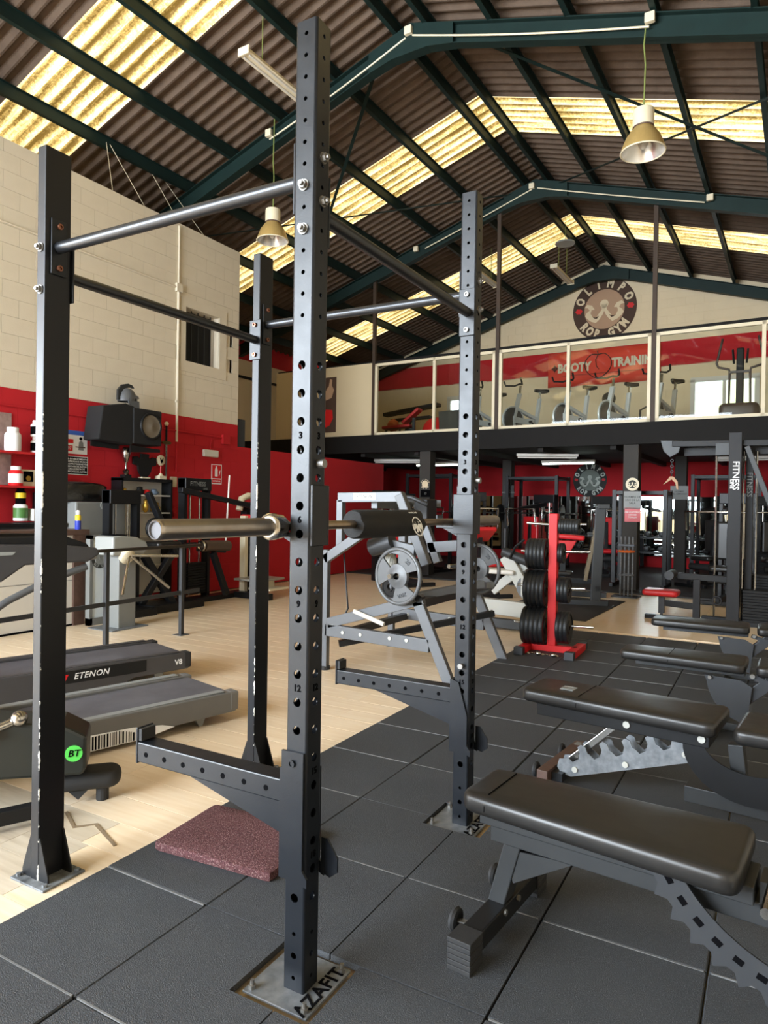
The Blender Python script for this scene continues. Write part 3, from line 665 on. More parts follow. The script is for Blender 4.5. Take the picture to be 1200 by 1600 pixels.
# ------------------------------------------------------------ barbell and pad
bb = thing('barbell', 'steel barbell racked across the two front uprights', 'barbell', (-.585, .83, 1.287))
MB().cyl((0, .48, 0), (0, 1.72, 0), .014, 16).build('shaft', mt('shaft_steel', 'b3a08a', .3, 1, .5, 30, '8d7b68'), bb, smooth=40)
for s, a in ((1, 0), (-1, 2.2)):
    q = lambda t: a + s*t
    MB().lathe([(.021, 0), (.0245, .004), (.025, .012), (.025, .41)], (0, a, 0), (0, s, 0), 28, c0=False, c1=True).build('sleeve', K['sleeve'], bb, smooth=40)
    MB().lathe([(.0245, .40), (.032, .402), (.0375, .407), (.0375, .425), (.034, .428), (.034, .452), (.031, .456), (.020, .456), (.020, .478), (.014, .48)], (0, a, 0), (0, s, 0), 28).build('collar', K['steel'], bb, smooth=35)
    MB().lathe([(.021, 0), (.0195, .001), (.019, .006), (.0, .006)], (0, a, 0), (0, s, 0), 24, c0=False, c1=False).build('end_cap', mt('end_cap_grey', '68686c', .6, 0, spec=.2) if s > 0 else bpy.data.materials['end_cap_grey'], bb, smooth=30)
pd = thing('barbell_pad', 'black foam pad wrapped round the racked barbell', 'barbell pad', (-.585, 1.675, 1.287))
pf = MB(); n = 26
def padring(y, k):
    out = []
    for i in range(n):
        a = 2*pi*i/n; r = .048*k; d = (a - radians(25)) % (2*pi)
        w = min(d, 2*pi-d)
        if w < .45: r *= .78 + .22*(w/.45)
        out.append((cos(a)*r, y, sin(a)*r*1.02))
    return out
pf.rings([padring(0, .90), padring(.008, 1), padring(.19, 1.03), padring(.235, .97), padring(.28, 1.04), padring(.452, 1.03), padring(.46, .92)]); pf.build('foam', K['foam'], pd, smooth=40)
em = MB(); TB = basis((.0490, .375, -.013), (0,1,0), (-.33,0,.94)); em.T = TB
em.ring((0,0,.003), (0,0,1), .036, .0022, 26, 6)
em.prism([(-.026,.012),(-.012,.006),(-.012,-.006),(-.026,-.012),(-.03,0)], (0,0,.003), (1,0,0), (0,1,0), .002).prism([(.026,.012),(.012,.006),(.012,-.006),(.026,-.012),(.03,0)], (0,0,.003), (1,0,0), (0,1,0), .002)
em.prism([(-.012,.02),(-.005,.004),(.005,.004),(.012,.02),(.017,.016),(.007,-.002),(.017,-.02),(.010,-.024),(0,-.008),(-.010,-.024),(-.017,-.02),(-.007,-.002),(-.017,.016)], (0,0,.003), (1,0,0), (0,1,0), .002)
em.build('round_emblem', K['chalk'], pd)
txt('BARBELL PAD', .011, basis((.030, .375, .0395), (0,1,0), (-.8,0,.6)), K['chalk'], pd, 'pad_lettering', .0006)
# ------------------------------------------------------------ red-brown rubber mat
mtb = MB().cushion(rrect(-.27, .27, -.19, .19, .02, 2), 0, .035, .008, .002, 2).build('rubber_mat', K['matred'], smooth=40)
mtb.location = (-1.19, 1.83, .001); mtb.rotation_euler = (0, 0, radians(5)); tag(mtb, 'small red-brown crumbly rubber mat lying on the black tiles', 'mat')
# ------------------------------------------------------------ benches
def pad_outline(L, w0, w1, r=.05, n=5):
    P = [(0, -w0/2), (L, -w1/2), (L, w1/2), (0, w0/2)]; out = []
    for i in range(4):
        p = V(P[i]); a = (V(P[i-1])-p).normalized(); c = (V(P[(i+1) % 4])-p).normalized()
        for k in range(n+1):
            t = k/n; out.append(tuple(p + a*r*(1-t)**2 + c*r*t**2))
    return out
def bpad(t, name, x0, L, w0, w1, z0, z1, seam=None, mat=None, logo=False, tilt=0):
    P = [(x+x0, y) for x, y in pad_outline(L, w0, w1)]
    o = MB().cushion(P, z0, z1, (z1-z0)*.34, .004).build(name, mat or K['leather'], t, smooth=60)
    o.rotation_euler = (0, tilt, 0)
    if seam: 
        k = (seam-x0)/L; w = w0+(w1-w0)*k
        MB().box(seam-.001, seam+.001, -w/2+.03, w/2-.03, z1-.002, z1+.0035).box(seam-.0012, seam+.0012, -w/2-.0008, -w/2+.02, z0+.02, z1-.024).build('seam', K['ink'], o)
    if logo:
        MB().box(.17, .235, -.055, -.045, z1+.003, z1+.0062).box(.17, .235, -.04, .0, z1+.003, z1+.0062).box(.17, .235, .006, .016, z1+.003, z1+.0062).build('stitched_logo', K['greyplastic'], o)
    return o
def castor(t, p, ay=(0,1,0)):
    p = V(p); MB().ring(p, (1,0,0), .025, .013, 18, 8).lathe([(.02,-.011),(.022,0),(.02,.011)], p, (1,0,0), 16).build('wheel', K['rubber'], t, smooth=40)
    MB().bar(p+V((-.0,0,0)), p+V((.05,.0,.006)), .02, .004).cyl(p+V((-.016,0,0)), p+V((.018,0,0)), .006, 8).build('wheel_bracket', K['bolt'], t)
# bench 1, nearest
t = thing('weight_bench', 'nearest adjustable weight bench with a toothed arc under a black pad', 'weight bench', (-.205, 1.87, 0), radians(-5.5), 'adjustable benches along the tile floor')
bpad(t, 'back_pad', 0, .80, .26, .35, .392, .455, seam=.09)
bpad(t, 'seat_pad', .90, .36, .34, .30, .385, .455)
MB().box(.045, .82, -.075, .075, .345, .393).build('pad_rail', K['benchm'], t, bevel=.003)
MB().box(.07, 1.35, -.045, .045, .285, .345).build('main_beam', K['benchm'], t, bevel=.003)
MB().bar((.085, 0, .075), (.145, 0, .30), .075, .055, (1,0,0)).build('front_leg', K['benchm'], t, bevel=.004)
MB().prism([(.13,.20), (.16,.27), (.34,.285), (.145,.165)], (0,-.03,0), (1,0,0), (0,0,1), .006).prism([(.13,.20), (.16,.27), (.34,.285), (.145,.165)], (0,.03,0), (1,0,0), (0,0,1), .006).build('leg_gusset', K['benchm'], t)
MB().box(.06, .125, -.26, .24, .03, .09).build('foot_bar', K['black'], t, bevel=.004)
for s in (-1, 1):
    b = MB()
    for i in range(6): b.box(.055-.001*(i%2), .130+.001*(i%2), s*.25-.04, s*.25+.04, .0+i*.016, .015+i*.016)
    b.build('rubber_foot', K['rubber'], t, bevel=.002)
castor(t, (-.005, -.13, .045)); castor(t, (-.025, .19, .045))
for y in (-.05, .05): MB().cyl((.125, y, .075), (.133, y, .075), .01, 8).build('bolt', K['bolt'], t)
arc = []; ca, cz, R0, R1 = .99, .60, .40, .475
for i in range(41):
    a = radians(205+ i*2.6); arc.append((ca+R0*cos(a), cz+R0*sin(a)))
for i in range(40, -1, -1):
    a = radians(205+i*2.6); R = R1 + (.022 if i % 3 == 1 else -.004); arc.append((ca+R*cos(a), cz+R*sin(a)))
ao = MB().prism(arc, (0,-.10,0), (1,0,0), (0,0,1), .006).build('toothed_arc', K['dgrey'], t)
for i in range(1, 14):
    a = radians(205+i*7.6); p = V((ca+.437*cos(a), -.1035, cz+.437*sin(a))); d = V((-sin(a), 0, cos(a)))
    MB().bar(p-d*.012, p+d*.012, .016, .002, (0,1,0)).build('arc_slot', K['ink'], ao)
MB().box(1.22, 1.28, -.25, .25, .0, .06).bar((1.25,0,.05),(1.2,0,.3),.06,.05,(1,0,0)).build('rear_leg', K['benchm'], t, bevel=.004)
MB().cyl((.86,-.20,.40),(.86,.20,.40),.014,12).build('hinge_bar', K['steel'], t); MB().box(.83,.90,-.045,.045,.33,.40).build('hinge_block', K['benchm'], t)
# bench 2: ladder plate
t = thing('weight_bench', 'second weight bench with a zinc hooked ladder plate beneath', 'weight bench', (-.435, 3.20, 0), radians(-6.5), 'adjustable benches along the tile floor')
bpad(t, 'back_pad', 0, .90, .29, .37, .39, .455, seam=.29, logo=True)
bpad(t, 'seat_pad', .96, .36, .36, .32, .385, .45)
MB().box(.07, .86, -.10, .10, .325, .392).build('pad_rail', K['black'], t, bevel=.003)
for x in (.51, .83): MB().cyl((x,-.10,.36), (x,-.108,.36), .016, 14).build('bolt', K['lgrey'], t)
def lad(x): return .029 + x*.357
P = [(.19,.05), (.24,.045), (.80,.245), (.785,.315)]
for i in range(5):
    x = .70-i*.105; z = lad(x)
    P += [(x+.040, z+.045), (x+.028, z+.075), (x+.006, z+.082), (x-.010, z+.066), (x+.002, z+.040), (x-.004, z+.006), (x-.032, z-.012), (x-.056, z+.006)]
P += [(.205,.125), (.18,.12), (.17,.08)]
lp = MB().prism(P, (0,-.07,0), (1,0,0), (0,0,1), .006).prism(P, (0,.0,0), (1,0,0), (0,0,1), .006).build('ladder_plate', K['zinc'], t)
for x, z in ((.26,.085), (.50,.165), (.76,.27)): MB().cyl((x,-.073,z), (x,-.081,z), .014, 12).build('bolt', K['lgrey'], t)
MB().bar((.225,-.035,.115), (.47,-.035,.355), .03, .012, (0,1,0)).build('strut', K['steel'], t, bevel=.002)
MB().box(.10, .155, -.16, .38, .02, .075).build('foot_bar', K['timber'], t, bevel=.003); MB().box(.155,.21,-.11,.03,.02,.06).build('foot_link', K['black'], t)
castor(t, (.055, -.06, .035)); castor(t, (.055, .28, .035)); MB().box(.115,.145,.30,.35,.0755,.0765).build('sticker', K['greyplastic'], t)
P = []
for i in range(25): a = radians(180+i*7.5); P.append((1.02+.19*cos(a), .36+.12*sin(a)))
for i in range(24, -1, -1): a = radians(172+i*7.8); P.append((1.02+.27*cos(a), .33+.22*sin(a)))
MB().prism(P, (0,-.085,0), (1,0,0), (0,0,1), .008).build('crescent_plate', K['black'], t)
MB().box(.75, 1.4, -.04, .04, .05, .12).bar((.98,0,.1),(.95,0,.34),.06,.06,(1,0,0)).box(1.34,1.4,-.27,.27,0,.06).build('main_frame', K['benchm'], t, bevel=.003)
# benches 3 and 4
def bench34(loc, rz, lab, pads, mat):
    t = thing('weight_bench', lab, 'weight bench', loc, rz, 'adjustable benches along the tile floor')
    bpad(t, 'back_pad', 0, .73, .25, .34, .39, .45, seam=pads); bpad(t, 'seat_pad', .78, .36, .34, .30, .385, .45)
    MB().box(.09, .72, -.05, .05, .355, .39).build('pad_rail', mat, t, bevel=.003)
    MB().bar((.52,0,.03), (.90,0,.38), .075, .07, (0,0,1)).build('diagonal_post', K['dgrey'], t, bevel=.003)
    MB().bar((.86,0,.36), (1.0,0,.40), .06, .05).box(.96,1.2,-.03,.03,.05,.11).bar((.98,0,.1),(.95,0,.38),.06,.05,(1,0,0)).build('main_frame', K['dgrey'], t, bevel=.003)
    MB().box(.48,.56,-.24,.24,.0,.055).box(1.18,1.24,-.25,.25,0,.055).box(.52,1.2,-.035,.035,.015,.06).build('foot_bar', K['benchm'], t, bevel=.003)
    P = [(.50,.345), (.515,.30)] + [(.78-.27*cos(radians(8+i*9)), .34-.27*sin(radians(8+i*9))) for i in range(9)] + [(.76,.30),(.70,.335)]
    MB().prism(P, (0,-.06,0), (1,0,0), (0,0,1), .006).build('quadrant_plate', K['dgrey'], t)
    MB().cyl((.53,-.05,.335),(.53,-.085,.335),.011,10).cyl((.76,-.05,.37),(.76,-.075,.37),.014,12).build('bolt', K['bolt'], t); MB().bar((.74,-.055,.37),(.95,-.055,.30),.03,.006,(0,1,0)).build('link_plate', K['dgrey'], t)
    return t
bench34((-.215, 4.47, 0), radians(-2), 'third weight bench with a black pad and grey quadrant plate', .30, K['benchm'])
bench34((-.24, 5.93, 0), radians(1), 'farthest weight bench with a narrow black pad near the cable tower', None, K['dgrey'])
bench34((.98, 2.55, 0), radians(-4), 'weight bench standing just right of the second bench', .30, K['benchm']) if 0 else None
# ------------------------------------------------------------ plate tree
def plate(t_or_none, name, p, ax, R, th, mat=None, parent=None):
    r = R
    o = MB().lathe([(.028, -th/2), (R*.42, -th/2), (R*.46, -th*.25), (R*.80, -th*.25), (R*.85, -th/2), (R*.97, -th/2), (R, -th*.3), (R, th*.3), (R*.97, th/2), (R*.85, th/2), (R*.80, th*.25), (R*.46, th*.25), (R*.42, th/2), (.028, th/2)], (0,0,0), ax, 28, False, False)
    vs = len(o.v); n = 28; k = 14
    o.add([], [])
    o.f += [[j, (j+1) % n, 13*n+(j+1) % n, 13*n+j] for j in range(n)]; o.m += [0]*n
    q = o.build(name, mat or K['plate'], parent, smooth=35); q.location = p; return q
pt = thing('plate_tree', 'red weight plate tree standing at the far edge of the tiles', 'plate tree', (-1.17, 6.20, 0), radians(2))
MB().box(-.04, .04, -.04, .04, .06, 1.305).build('column', K['red'], pt, bevel=.004)
MB().box(-.24, .24, -.035, .035, .0, .06).box(-.27, -.19, -.28, .28, .0, .06).box(.19, .27, -.30, .26, .0, .06).build('base', K['red'], pt, bevel=.003)
for x in (-.23, .23):
    for y in (-.29, .27): MB().box(x-.043, x+.043, y-.05, y+.03, -.0, .07).build('rubber_foot', K['dgrey'], pt, bevel=.004)
PEG = [(-1, .93, .27), (-1, .60, .30), (-1, .245, .33), (1, .945, .30), (1, .60, .26), (1, .25, .34), (1, 1.20, .26), (-1, 1.20, .22)]
for s, z, l in PEG: MB().cyl((s*.04, 0, z), (s*(.04+l), 0, z+.01), .0125, 12).build('peg', K['steel'], pt, smooth=40)
PLS = [(-1, .93, 5, .148, .036), (-1, .60, 5, .175, .038), (-1, .245, 5, .18, .042), (1, 1.20, 7, .074, .025), (1, .945, 2, .096, .022), (1, .60, 3, .122, .033), (1, .25, 3, .152, .036)]
nm = {(-1, .93): 'black plate on upper left peg of red tree', (-1, .60): 'black plate on middle left peg of red tree', (-1, .245): 'black plate on lowest left peg of red tree', (1, 1.20): 'tiny black plate on top right peg of red tree', (1, .945): 'black plate on upper right peg of red tree', (1, .60): 'black plate on middle right peg of red tree', (1, .25): 'black plate on lowest right peg of red tree'}
orde = ['nearest the column', 'second from the column', 'third from the column', 'fourth from the column', 'fifth from the column', 'sixth from the column', 'seventh from the column']
RT = MX.Translation((-1.17, 6.20, 0)) @ MX.Rotation(radians(2), 4, 'Z')
for s, z, n, R, th in PLS:
    base = None
    for i in range(n):
        x = s*(.055 + th/2 + i*(th+.001)); p = RT @ V((x, 0, z - .013))
        if base is None: base = plate(None, 'weight_plate', p, (1,0,0), R, th); base.rotation_euler = (0, 0, radians(2)); o = base
        else: o = base.copy(); C.objects.link(o); o.location = p
        tag(o, nm[(s, z)] + ', ' + orde[i], 'weight plate', 'plates on the red tree')
ch = thing('chain', 'loose chrome chain and clips lying at the foot of the red plate tree', 'chain', (-1.18, 5.95, 0))
for i in range(9):
    MB().ring((-.14+i*.034, .012*(i % 2), .012), (0, .3*(i % 2), 1), .018, .004, 12, 6).build('link', K['steel'], ch)
for x in (-.04, .10): MB().sphere((x, -.03, .022), .02, 10, 6, (1.5,1,1)).build('clip', K['steel'], ch, smooth=60)
# ------------------------------------------------------------ round gym emblem (used large and small)
def emblem(name, lab, T, R, mats, cat='emblem', small=False):
    """T: matrix whose x,y span the wall and z points to the room"""
    o = bpy.data.objects.new(name, None); C.objects.link(o); o.matrix_world = T; tag(o, lab, cat)
    dk, tn, sk, rd = mats
    MB().cyl((0,0,0), (0,0,.006), R, 48).build('outer_disc', dk, o); MB().cyl((0,0,.006), (0,0,.010), R*.63, 40).build('inner_disc', tn, o)
    def letters(s, a0, a1, flip):
        for i, c in enumerate(s):
            a = radians(a0 + (a1-a0)*i/(len(s)-1))
            if c == ' ': continue
            p = V((cos(a)*R*.81, sin(a)*R*.81, .0075)); up = V((cos(a), sin(a), 0))*(-1 if flip else 1); x = up.cross(V((0,0,1)))
            txt(c, R*.37, basis(p, x, up) @ MX.Diagonal((.74, 1, 1, 1)), sk, o, 'emblem_letter', .0008, R*.020)
    letters('OLIMPO', 157, 23, False); letters('ROP GYM', 219, 321, True)
    for s in (-1, 1):                          # two flexed arms, fists meeting in the middle
        m = MB(); z = (0,0,.0115)
        A = [(.02,.14),(.10,.20),(.09,.10),(.07,.02),(.16,-.10),(.24,-.20),(.34,-.16),(.40,-.06),(.36,.06),(.44,.02),(.52,-.04),(.56,-.12),(.50,-.20),(.38,-.29),(.24,-.34),(.14,-.26),(.04,-.12),(-.02,.02)]
        q = [(s*x*R*1.08, y*R*1.15-.02*R) for x, y in A]; m.prism(q if s > 0 else q[::-1], z, (1,0,0), (0,1,0), .002)
        B = [(.28,.04),(.36,.16),(.50,.20),(.58,.12),(.48,.10),(.42,.02)]
        q = [(s*x*R*1.08, y*R*1.15-.02*R) for x, y in B]; m.prism(q if s > 0 else q[::-1], z, (1,0,0), (0,1,0), .002)
        m.build('arm_print', sk, o)
        if not small:
            h = MB(); cx = s*R*.81; cy = R*.02
            h.prism([(cx+R*.09*sin(k*pi/6)**1*(1+.3*(k % 2)), cy+R*.075*cos(k*pi/6)*(1+.2*(k % 3))) for k in range(11, -1, -1)], (0,0,.0075), (1,0,0), (0,1,0), .002); h.build('rose_print', rd, o)
            m = MB(); q = [(s*x*R, y*R) for x, y in [(.16,-.19),(.28,-.24),(.38,-.20),(.30,-.27),(.22,-.28)]]; m.prism(q if s > 0 else q[::-1], (0,0,.0125), (1,0,0), (0,1,0), .001); m.build('arm_shading', dk, o)
    m = MB().cyl((0,R*.17,.0105), (0,R*.17,.0125), R*.135, 16); m.build('fist_print', sk, o)
    return o
FRONT = lambda x, y, z: RB @ basis((x, y, z), (1,0,0), (0,0,1))       # faces -y of the hall
WALL = lambda y, z, d=.0: basis((XW+d, y, z), (0,1,0), (0,0,1))       # on the reception wall, facing +x
# ------------------------------------------------------------ treadmills
def treadmill(loc, az, lab, dark, zt, L=1.9):
    t = thing('treadmill', lab, 'treadmill', loc, radians(-90-az)); w = .325
    sm = K['treaddark'] if dark else K['treadgrey']
    for s in (-1, 1):
        y0, y1 = (w-.085, w) if s > 0 else (-w, -w+.085)
        P = [(0, zt-.10), (.02, zt-.125), (.45, zt-.13), (.62, .005), (L, .005), (L, zt+.012), (.05, zt), (.012, zt-.012), (0, zt-.03)]
        sd = MB().prism(P, (0, (y0+y1)/2, 0), (1,0,0), (0,0,1), .085).build('side_rail', sm, t, bevel=.006)
        MB().box(.09, L, y0+.012, y1-.018, zt+.001, zt+.010).build('foot_rail', K['treaddark'] if dark else K['greyplastic'], t, bevel=.003)
    MB().box(.03, L, -w+.085, w-.085, zt-.05, zt-.012).build('running_belt', K['belt'], t)
    MB().cyl((.035, -w+.085, zt-.045), (.035, w-.085, zt-.045), .033, 16).build('roller', K['belt'], t, smooth=40)
    MB().box(.06, L, -w+.085, w-.085, zt-.13, zt-.06).build('deck', K['black'], t)
    for s in (-1, 1):
        MB().prism([(.20, zt-.125), (.28, zt-.125), (.25, FZ), (.23, FZ)], (0, s*(w-.06), 0), (1,0,0), (0,0,1), .03).build('rear_foot', K['greyplastic'], t)
        MB().box(0-.004, .06, s*(w-.0425)-.045, s*(w-.0425)+.045, zt-.118, zt+.002).build('end_cap', K['rubber'] if dark else K['treadgrey'], t, bevel=.012)
    MB().cushion(rrect(L-.25, L+.25, -w, w, .08), FZ, zt+.13, .04).build('motor_hood', K['treaddark'], t, smooth=40)
    MB().box(L-.3, L-.2, -w+.1, w-.1, FZ, zt-.1).build('front_foot', K['rubber'], t)
    return t, w
t, w = treadmill((-3.5875, 3.733, 0), 16.5, 'dark treadmill with white side lettering, farther from the rack', True, .20)
fx = basis((.75, w+.001, .150), (-1,0,0), (0,0,1))
MB().box(.36, 1.12, w, w+.001, .105, .19).build('side_badge', K['blackm'], t)
txt('ETENON', .058, basis((.76, w+.002, .148), (-1,0,0), (0,0,1)), K['chalk'], t, 'side_lettering', .0008, .0006, .25, 1.08)
MB().prism([(.935,.128),(.955,.128),(.935,.168),(.915,.168)], (0,w+.002,0), (1,0,0), (0,0,1), .002).build('red_stripe', K['red'], t)
txt('V8', .055, basis((.105, w+.002, .135), (-1,0,0), (0,0,1)), K['chalk'], t, 'side_lettering', .0008, .0012)
# handrails and console of that treadmill
for s in (1, -1):
    y = s*(w-.01)
    MB().tube([(1.72,y,.1),(1.60,y,.42),(1.50,y,.56),(1.30,y,.70),(1.05,y,.82),(.80,y,.90)] if s > 0 else [(1.72,y,.1),(1.55,y,.5),(1.5,y,.9)], .024, 12).build('handrail', K['grey'], t, smooth=50)
    MB().prism([(1.75,.82),(1.34,.83),(1.20,.93),(.80,.935),(.72,.985),(.74,1.03),(1.0,1.06),(1.75,1.08)], (0,y,0), (1,0,0), (0,0,1), .07).build('side_console', K['treaddark'], t, bevel=.012)
    MB().prism([(1.75,.985),(1.28,1.0),(1.26,1.02),(1.75,1.025)], (0,y+s*.036,0), (1,0,0), (0,0,1), .004).build('trim_strip', K['paleplastic'], t)
    MB().tube([(.74,y,.975),(1.75,y,.965)], .03, 10).build('grip', K['greyplastic'], t, smooth=50)
    MB().prism([(.76,1.005),(.80,1.06),(.93,1.11),(1.75,1.12),(1.75,1.03),(.80,1.0)], (0,y-s*.02,0), (1,0,0), (0,0,1), .05).build('hand_sensor', K['blackm'], t, bevel=.01)
    MB().prism([(1.75,.84),(1.42,.84),(1.55,.62),(1.75,.45)], (0,y,0), (1,0,0), (0,0,1), .05).build('upright_panel', K['greyplastic'], t, bevel=.008)
MB().box(1.62, 1.82, -w, w, .95, 1.10).build('console', K['treaddark'], t, bevel=.02)
MB().prism([(1.60,1.09),(1.86,1.09),(1.92,1.45),(1.80,1.45)], (0,0,0), (1,0,0), (0,0,1), .56).build('display', K['blackm'], t, bevel=.015)
t, w = treadmill((-2.617, 3.161, 0), 14.5, 'grey treadmill with a black and white barcode patch, nearer the rack', False, .165, 1.58)
MB().prism([(.44,.035),(.52,.06),(.70,.085),(1.25,.105),(1.25,.008),(.62,.008)], (0,w+.001,0), (1,0,0), (0,0,1), .003).build('white_patch', K['chalk'], t)
random.seed(21); x = .66
while x < 1.15:
    d = random.choice((.004, .006, .010)); MB().box(x, x+d, w+.0028, w+.0036, .012, min(.085, .05+(x-.66)*.3)).build('barcode_bar', K['ink'], t); x += d+random.choice((.005, .008, .011))
for s in (-1, 1): MB().bar((1.68,s*(w-.03),.1),(1.66,s*(w-.03),1.15),.06,.09,(1,0,0)).build('mast', K['treadgrey'], t, bevel=.01); MB().tube([(1.68,s*(w-.03),.98),(1.52,s*(w-.03),.96)], .022, 10).build('handrail', K['grey'], t, smooth=50)
MB().prism([(1.56,1.10),(1.78,1.08),(1.86,1.42),(1.74,1.44)], (0,0,0), (1,0,0), (0,0,1), .62).build('display', K['treaddark'], t, bevel=.015)
# ------------------------------------------------------------ black cross trainer at the left edge
t = thing('cross_trainer', 'black exercise machine with a round green badge, partly behind the rear post', 'exercise machine', (-2.42, 1.50, FZ), radians(48))
MB().prism([(-.6,.20),(.445,.16),(.46,.19),(.46,.33),(.36,.39),(.0,.43),(-.6,.46)], (0,-.05,0), (1,0,0), (0,0,1), .22).build('body_shell', mt('green_black_shell', '1d211e', .4), t, bevel=.015)
MB().cyl((.408,-.162,.262), (.408,-.164,.262), .036, 24).build('badge', K['badge'], t); txt('BT', .042, basis((.408,-.1655,.262), (1,0,0), (0,0,1)), K['ink'], t, 'badge_lettering', .0006, .0006, .2)
MB().cushion(rrect(.28, .60, -.10, .06, .06), .06, .14, .035).build('foot_cover', K['rubber'], t, smooth=50)
MB().cyl((.52,-.04,0), (.52,-.04,.06), .028, 14).build('levelling_foot', K['rubber'], t); MB().prism([(.38,.06),(.46,.06),(.42,.02)], (0,-.06,0), (1,0,0), (0,0,1), .03).build('floor_hook', K['rubber'], t)
MB().bar((-.9,-.60,.06), (.30,-.22,.06), .05, .06).build('floor_rail', K['black'], t, bevel=.004)
MB().tube([(-.6,-.14,.29),(-.25,-.18,.33),(.10,-.17,.39)], .03, 12).build('pedal_arm', K['dgrey'], t, smooth=50); MB().tube([(.08,-.17,.39),(.17,-.15,.42)], .018, 10).sphere((.19,-.15,.43),.035,12,8).build('ball_joint', K['steel'], t, smooth=50)
MB().sphere((-.36,-.18,.29), .085, 14, 8, (1.3,.4,.6)).build('pedal_cup', K['greyplastic'], t, smooth=50)
# ------------------------------------------------------------ railing
t = thing('railing', 'dark steel guard railing in front of the reception turnstile', 'railing', (-4.71, 3.9, FZ))
for y in (-1.6, .10, 1.03):
    MB().box(-.02, .02, y-.02, y+.02, 0, .91).build('post', K['dgrey'], t, bevel=.002); MB().box(-.06, .06, y-.06, y+.06, 0, .006).build('foot_plate', K['grey'], t)
MB().bar((0,-2.4,.915), (0,1.30,.925), .05, .028).build('top_rail', mt('rail_bronze', '3b352e', .35, .5), t, bevel=.004); MB().bar((0,-2.4,.39), (0,1.28,.445), .022, .04).build('lower_rail', K['dgrey'], t, bevel=.002)
# ------------------------------------------------------------ reception desk, turnstile, frosted screen
t = thing('reception_desk', 'pale reception desk with a brown timber counter edge', 'desk', (-6.1, 2.6, FZ))
MB().box(-.06, 0, -1.5, 2.06, .02, 1.0).build('front_board', K['desk'], t); MB().box(-.003, .002, -1.5, 2.06, .50, .505).build('board_joint', K['grey'], t)
MB().box(-.4, .04, -1.5, 2.25, 1.0, 1.06).build('counter_top', K['timber'], t, bevel=.005); MB().box(-.10, .03, 2.06, 2.2, 0, 1.0).build('end_post', K['timber'], t)
MB().box(-.05, .01, -1.5, 2.06, 0, .02).build('plinth', K['ink'], t)
t = thing('turnstile', 'grey waist-high tripod turnstile with three chrome arms', 'turnstile', (-5.6, 4.83, FZ))
MB().box(-.11, .11, -.05, .18, 0, .80).build('cabinet', K['greyplastic'], t, bevel=.008)
MB().prism([(-.16,.80),(.26,.80),(.32,.86),(.29,.94),(.16,.99),(-.06,1.01),(-.16,1.0)], (0,.0,0), (0,1,0), (0,0,1), .30).build('head', K['paleplastic'], t, bevel=.02)
MB().box(-.12,.12,-.10,.10,1.012,1.016).build('reader_window', K['ink'], t); MB().box(-.2,.2,-.2,.28,0,.012).build('base_plate', K['zinc'], t)
hub = V((.19, .02, .80)); MB().lathe([(.085,0),(.085,.05),(.06,.07)], hub+V((-.06,0,0)), (.85,.0,-.5), 20).build('hub', K['ivory'], t, smooth=40)
for d in ((.25,.46,-.02), (.16,.42,-.38), (.16,-.22,-.40)): MB().cyl(hub, hub+V(d), .017, 12).build('arm', K['steel'], t, smooth=40)
t = thing('glass_screen', 'frosted pale blue door panel beside the turnstile with a half emblem', 'door', (-5.92, 4.80, FZ))
fb = mt('frosted_glass', 'e9f4fa', .35, 0, .2, 3, 'dcecf5', spec=.5)
MB().box(-.05, .0, -.02, .14, .05, .97).build('frosted_panel', fb, t); MB().box(-.06, .01, -.06, -.02, 0, 1.0).box(-.06, .01, .14, .18, 0, 1.0).box(-.06,.01,-.06,.18,0,.08).box(-.06,.01,-.06,.18,.96,1.0).build('door_frame', K['greyplastic'], t)
T = basis((-5.918+.004, 4.87, .72), (0,1,0), (0,0,1)); emblem('door_emblem', 'small round gym emblem on the frosted door by the turnstile', T, .11, (K['dlogo'], K['paleplastic'], K['paleplastic'], K['red']), small=True)
# ------------------------------------------------------------ copier, bag, spray can
t = thing('copier', 'big grey office copier standing behind the reception counter', 'copier', (-6.62, 5.3, FZ))
MB().box(-.28, .14, -.36, .39, .0, .92).build('cabinet', K['greyplastic'], t, bevel=.015); MB().prism([(-.30,.95),(.15,.95),(.15,1.37),(-.30,1.37)], (0,.03,0), (1,0,0), (0,0,1), .72).build('scanner_unit', K['greyplastic'], t, bevel=.02)
MB().box(.14,.20,-.30,.36,.935,.955).build('paper_tray', K['dgrey'], t); MB().cyl((.15,.06,1.33),(.158,.06,1.33),.055,20).build('latch', K['paleplastic'], t)
bgm = MB(); random.seed(4)
bgm.rings([[(-.18+.2*cos(a)*k+random.uniform(-.02,.02), .0+.42*sin(a)*k+random.uniform(-.02,.02), z) for a in [2*pi*i/22 for i in range(22)]] for z, k in ((0,1.0),(.06,1.05),(.13,.97),(.19,.90),(.225,.70),(.24,.3))])
o = bgm.build('bin_bag', K['bag'], smooth=60); o.location = (-6.55, 5.18, 1.352); tag(o, 'crumpled black plastic bag lying on top of the grey copier', 'bag')
t = thing('spray_can', 'blue and yellow spray can standing on the reception counter', 'spray can', (-6.12, 4.74, 1.04))
MB().lathe([(.03,0),(.032,.005),(.032,.10)], n=16).build('can_body', K['blue'], t, smooth=40); MB().lathe([(.0325,.10),(.0325,.15),(.02,.165)], n=16).build('label_band', K['yellow'], t, smooth=40); MB().lathe([(.02,.165),(.022,.17),(.022,.205),(.012,.215)], n=14).build('cap', K['chalk'], t, smooth=40)
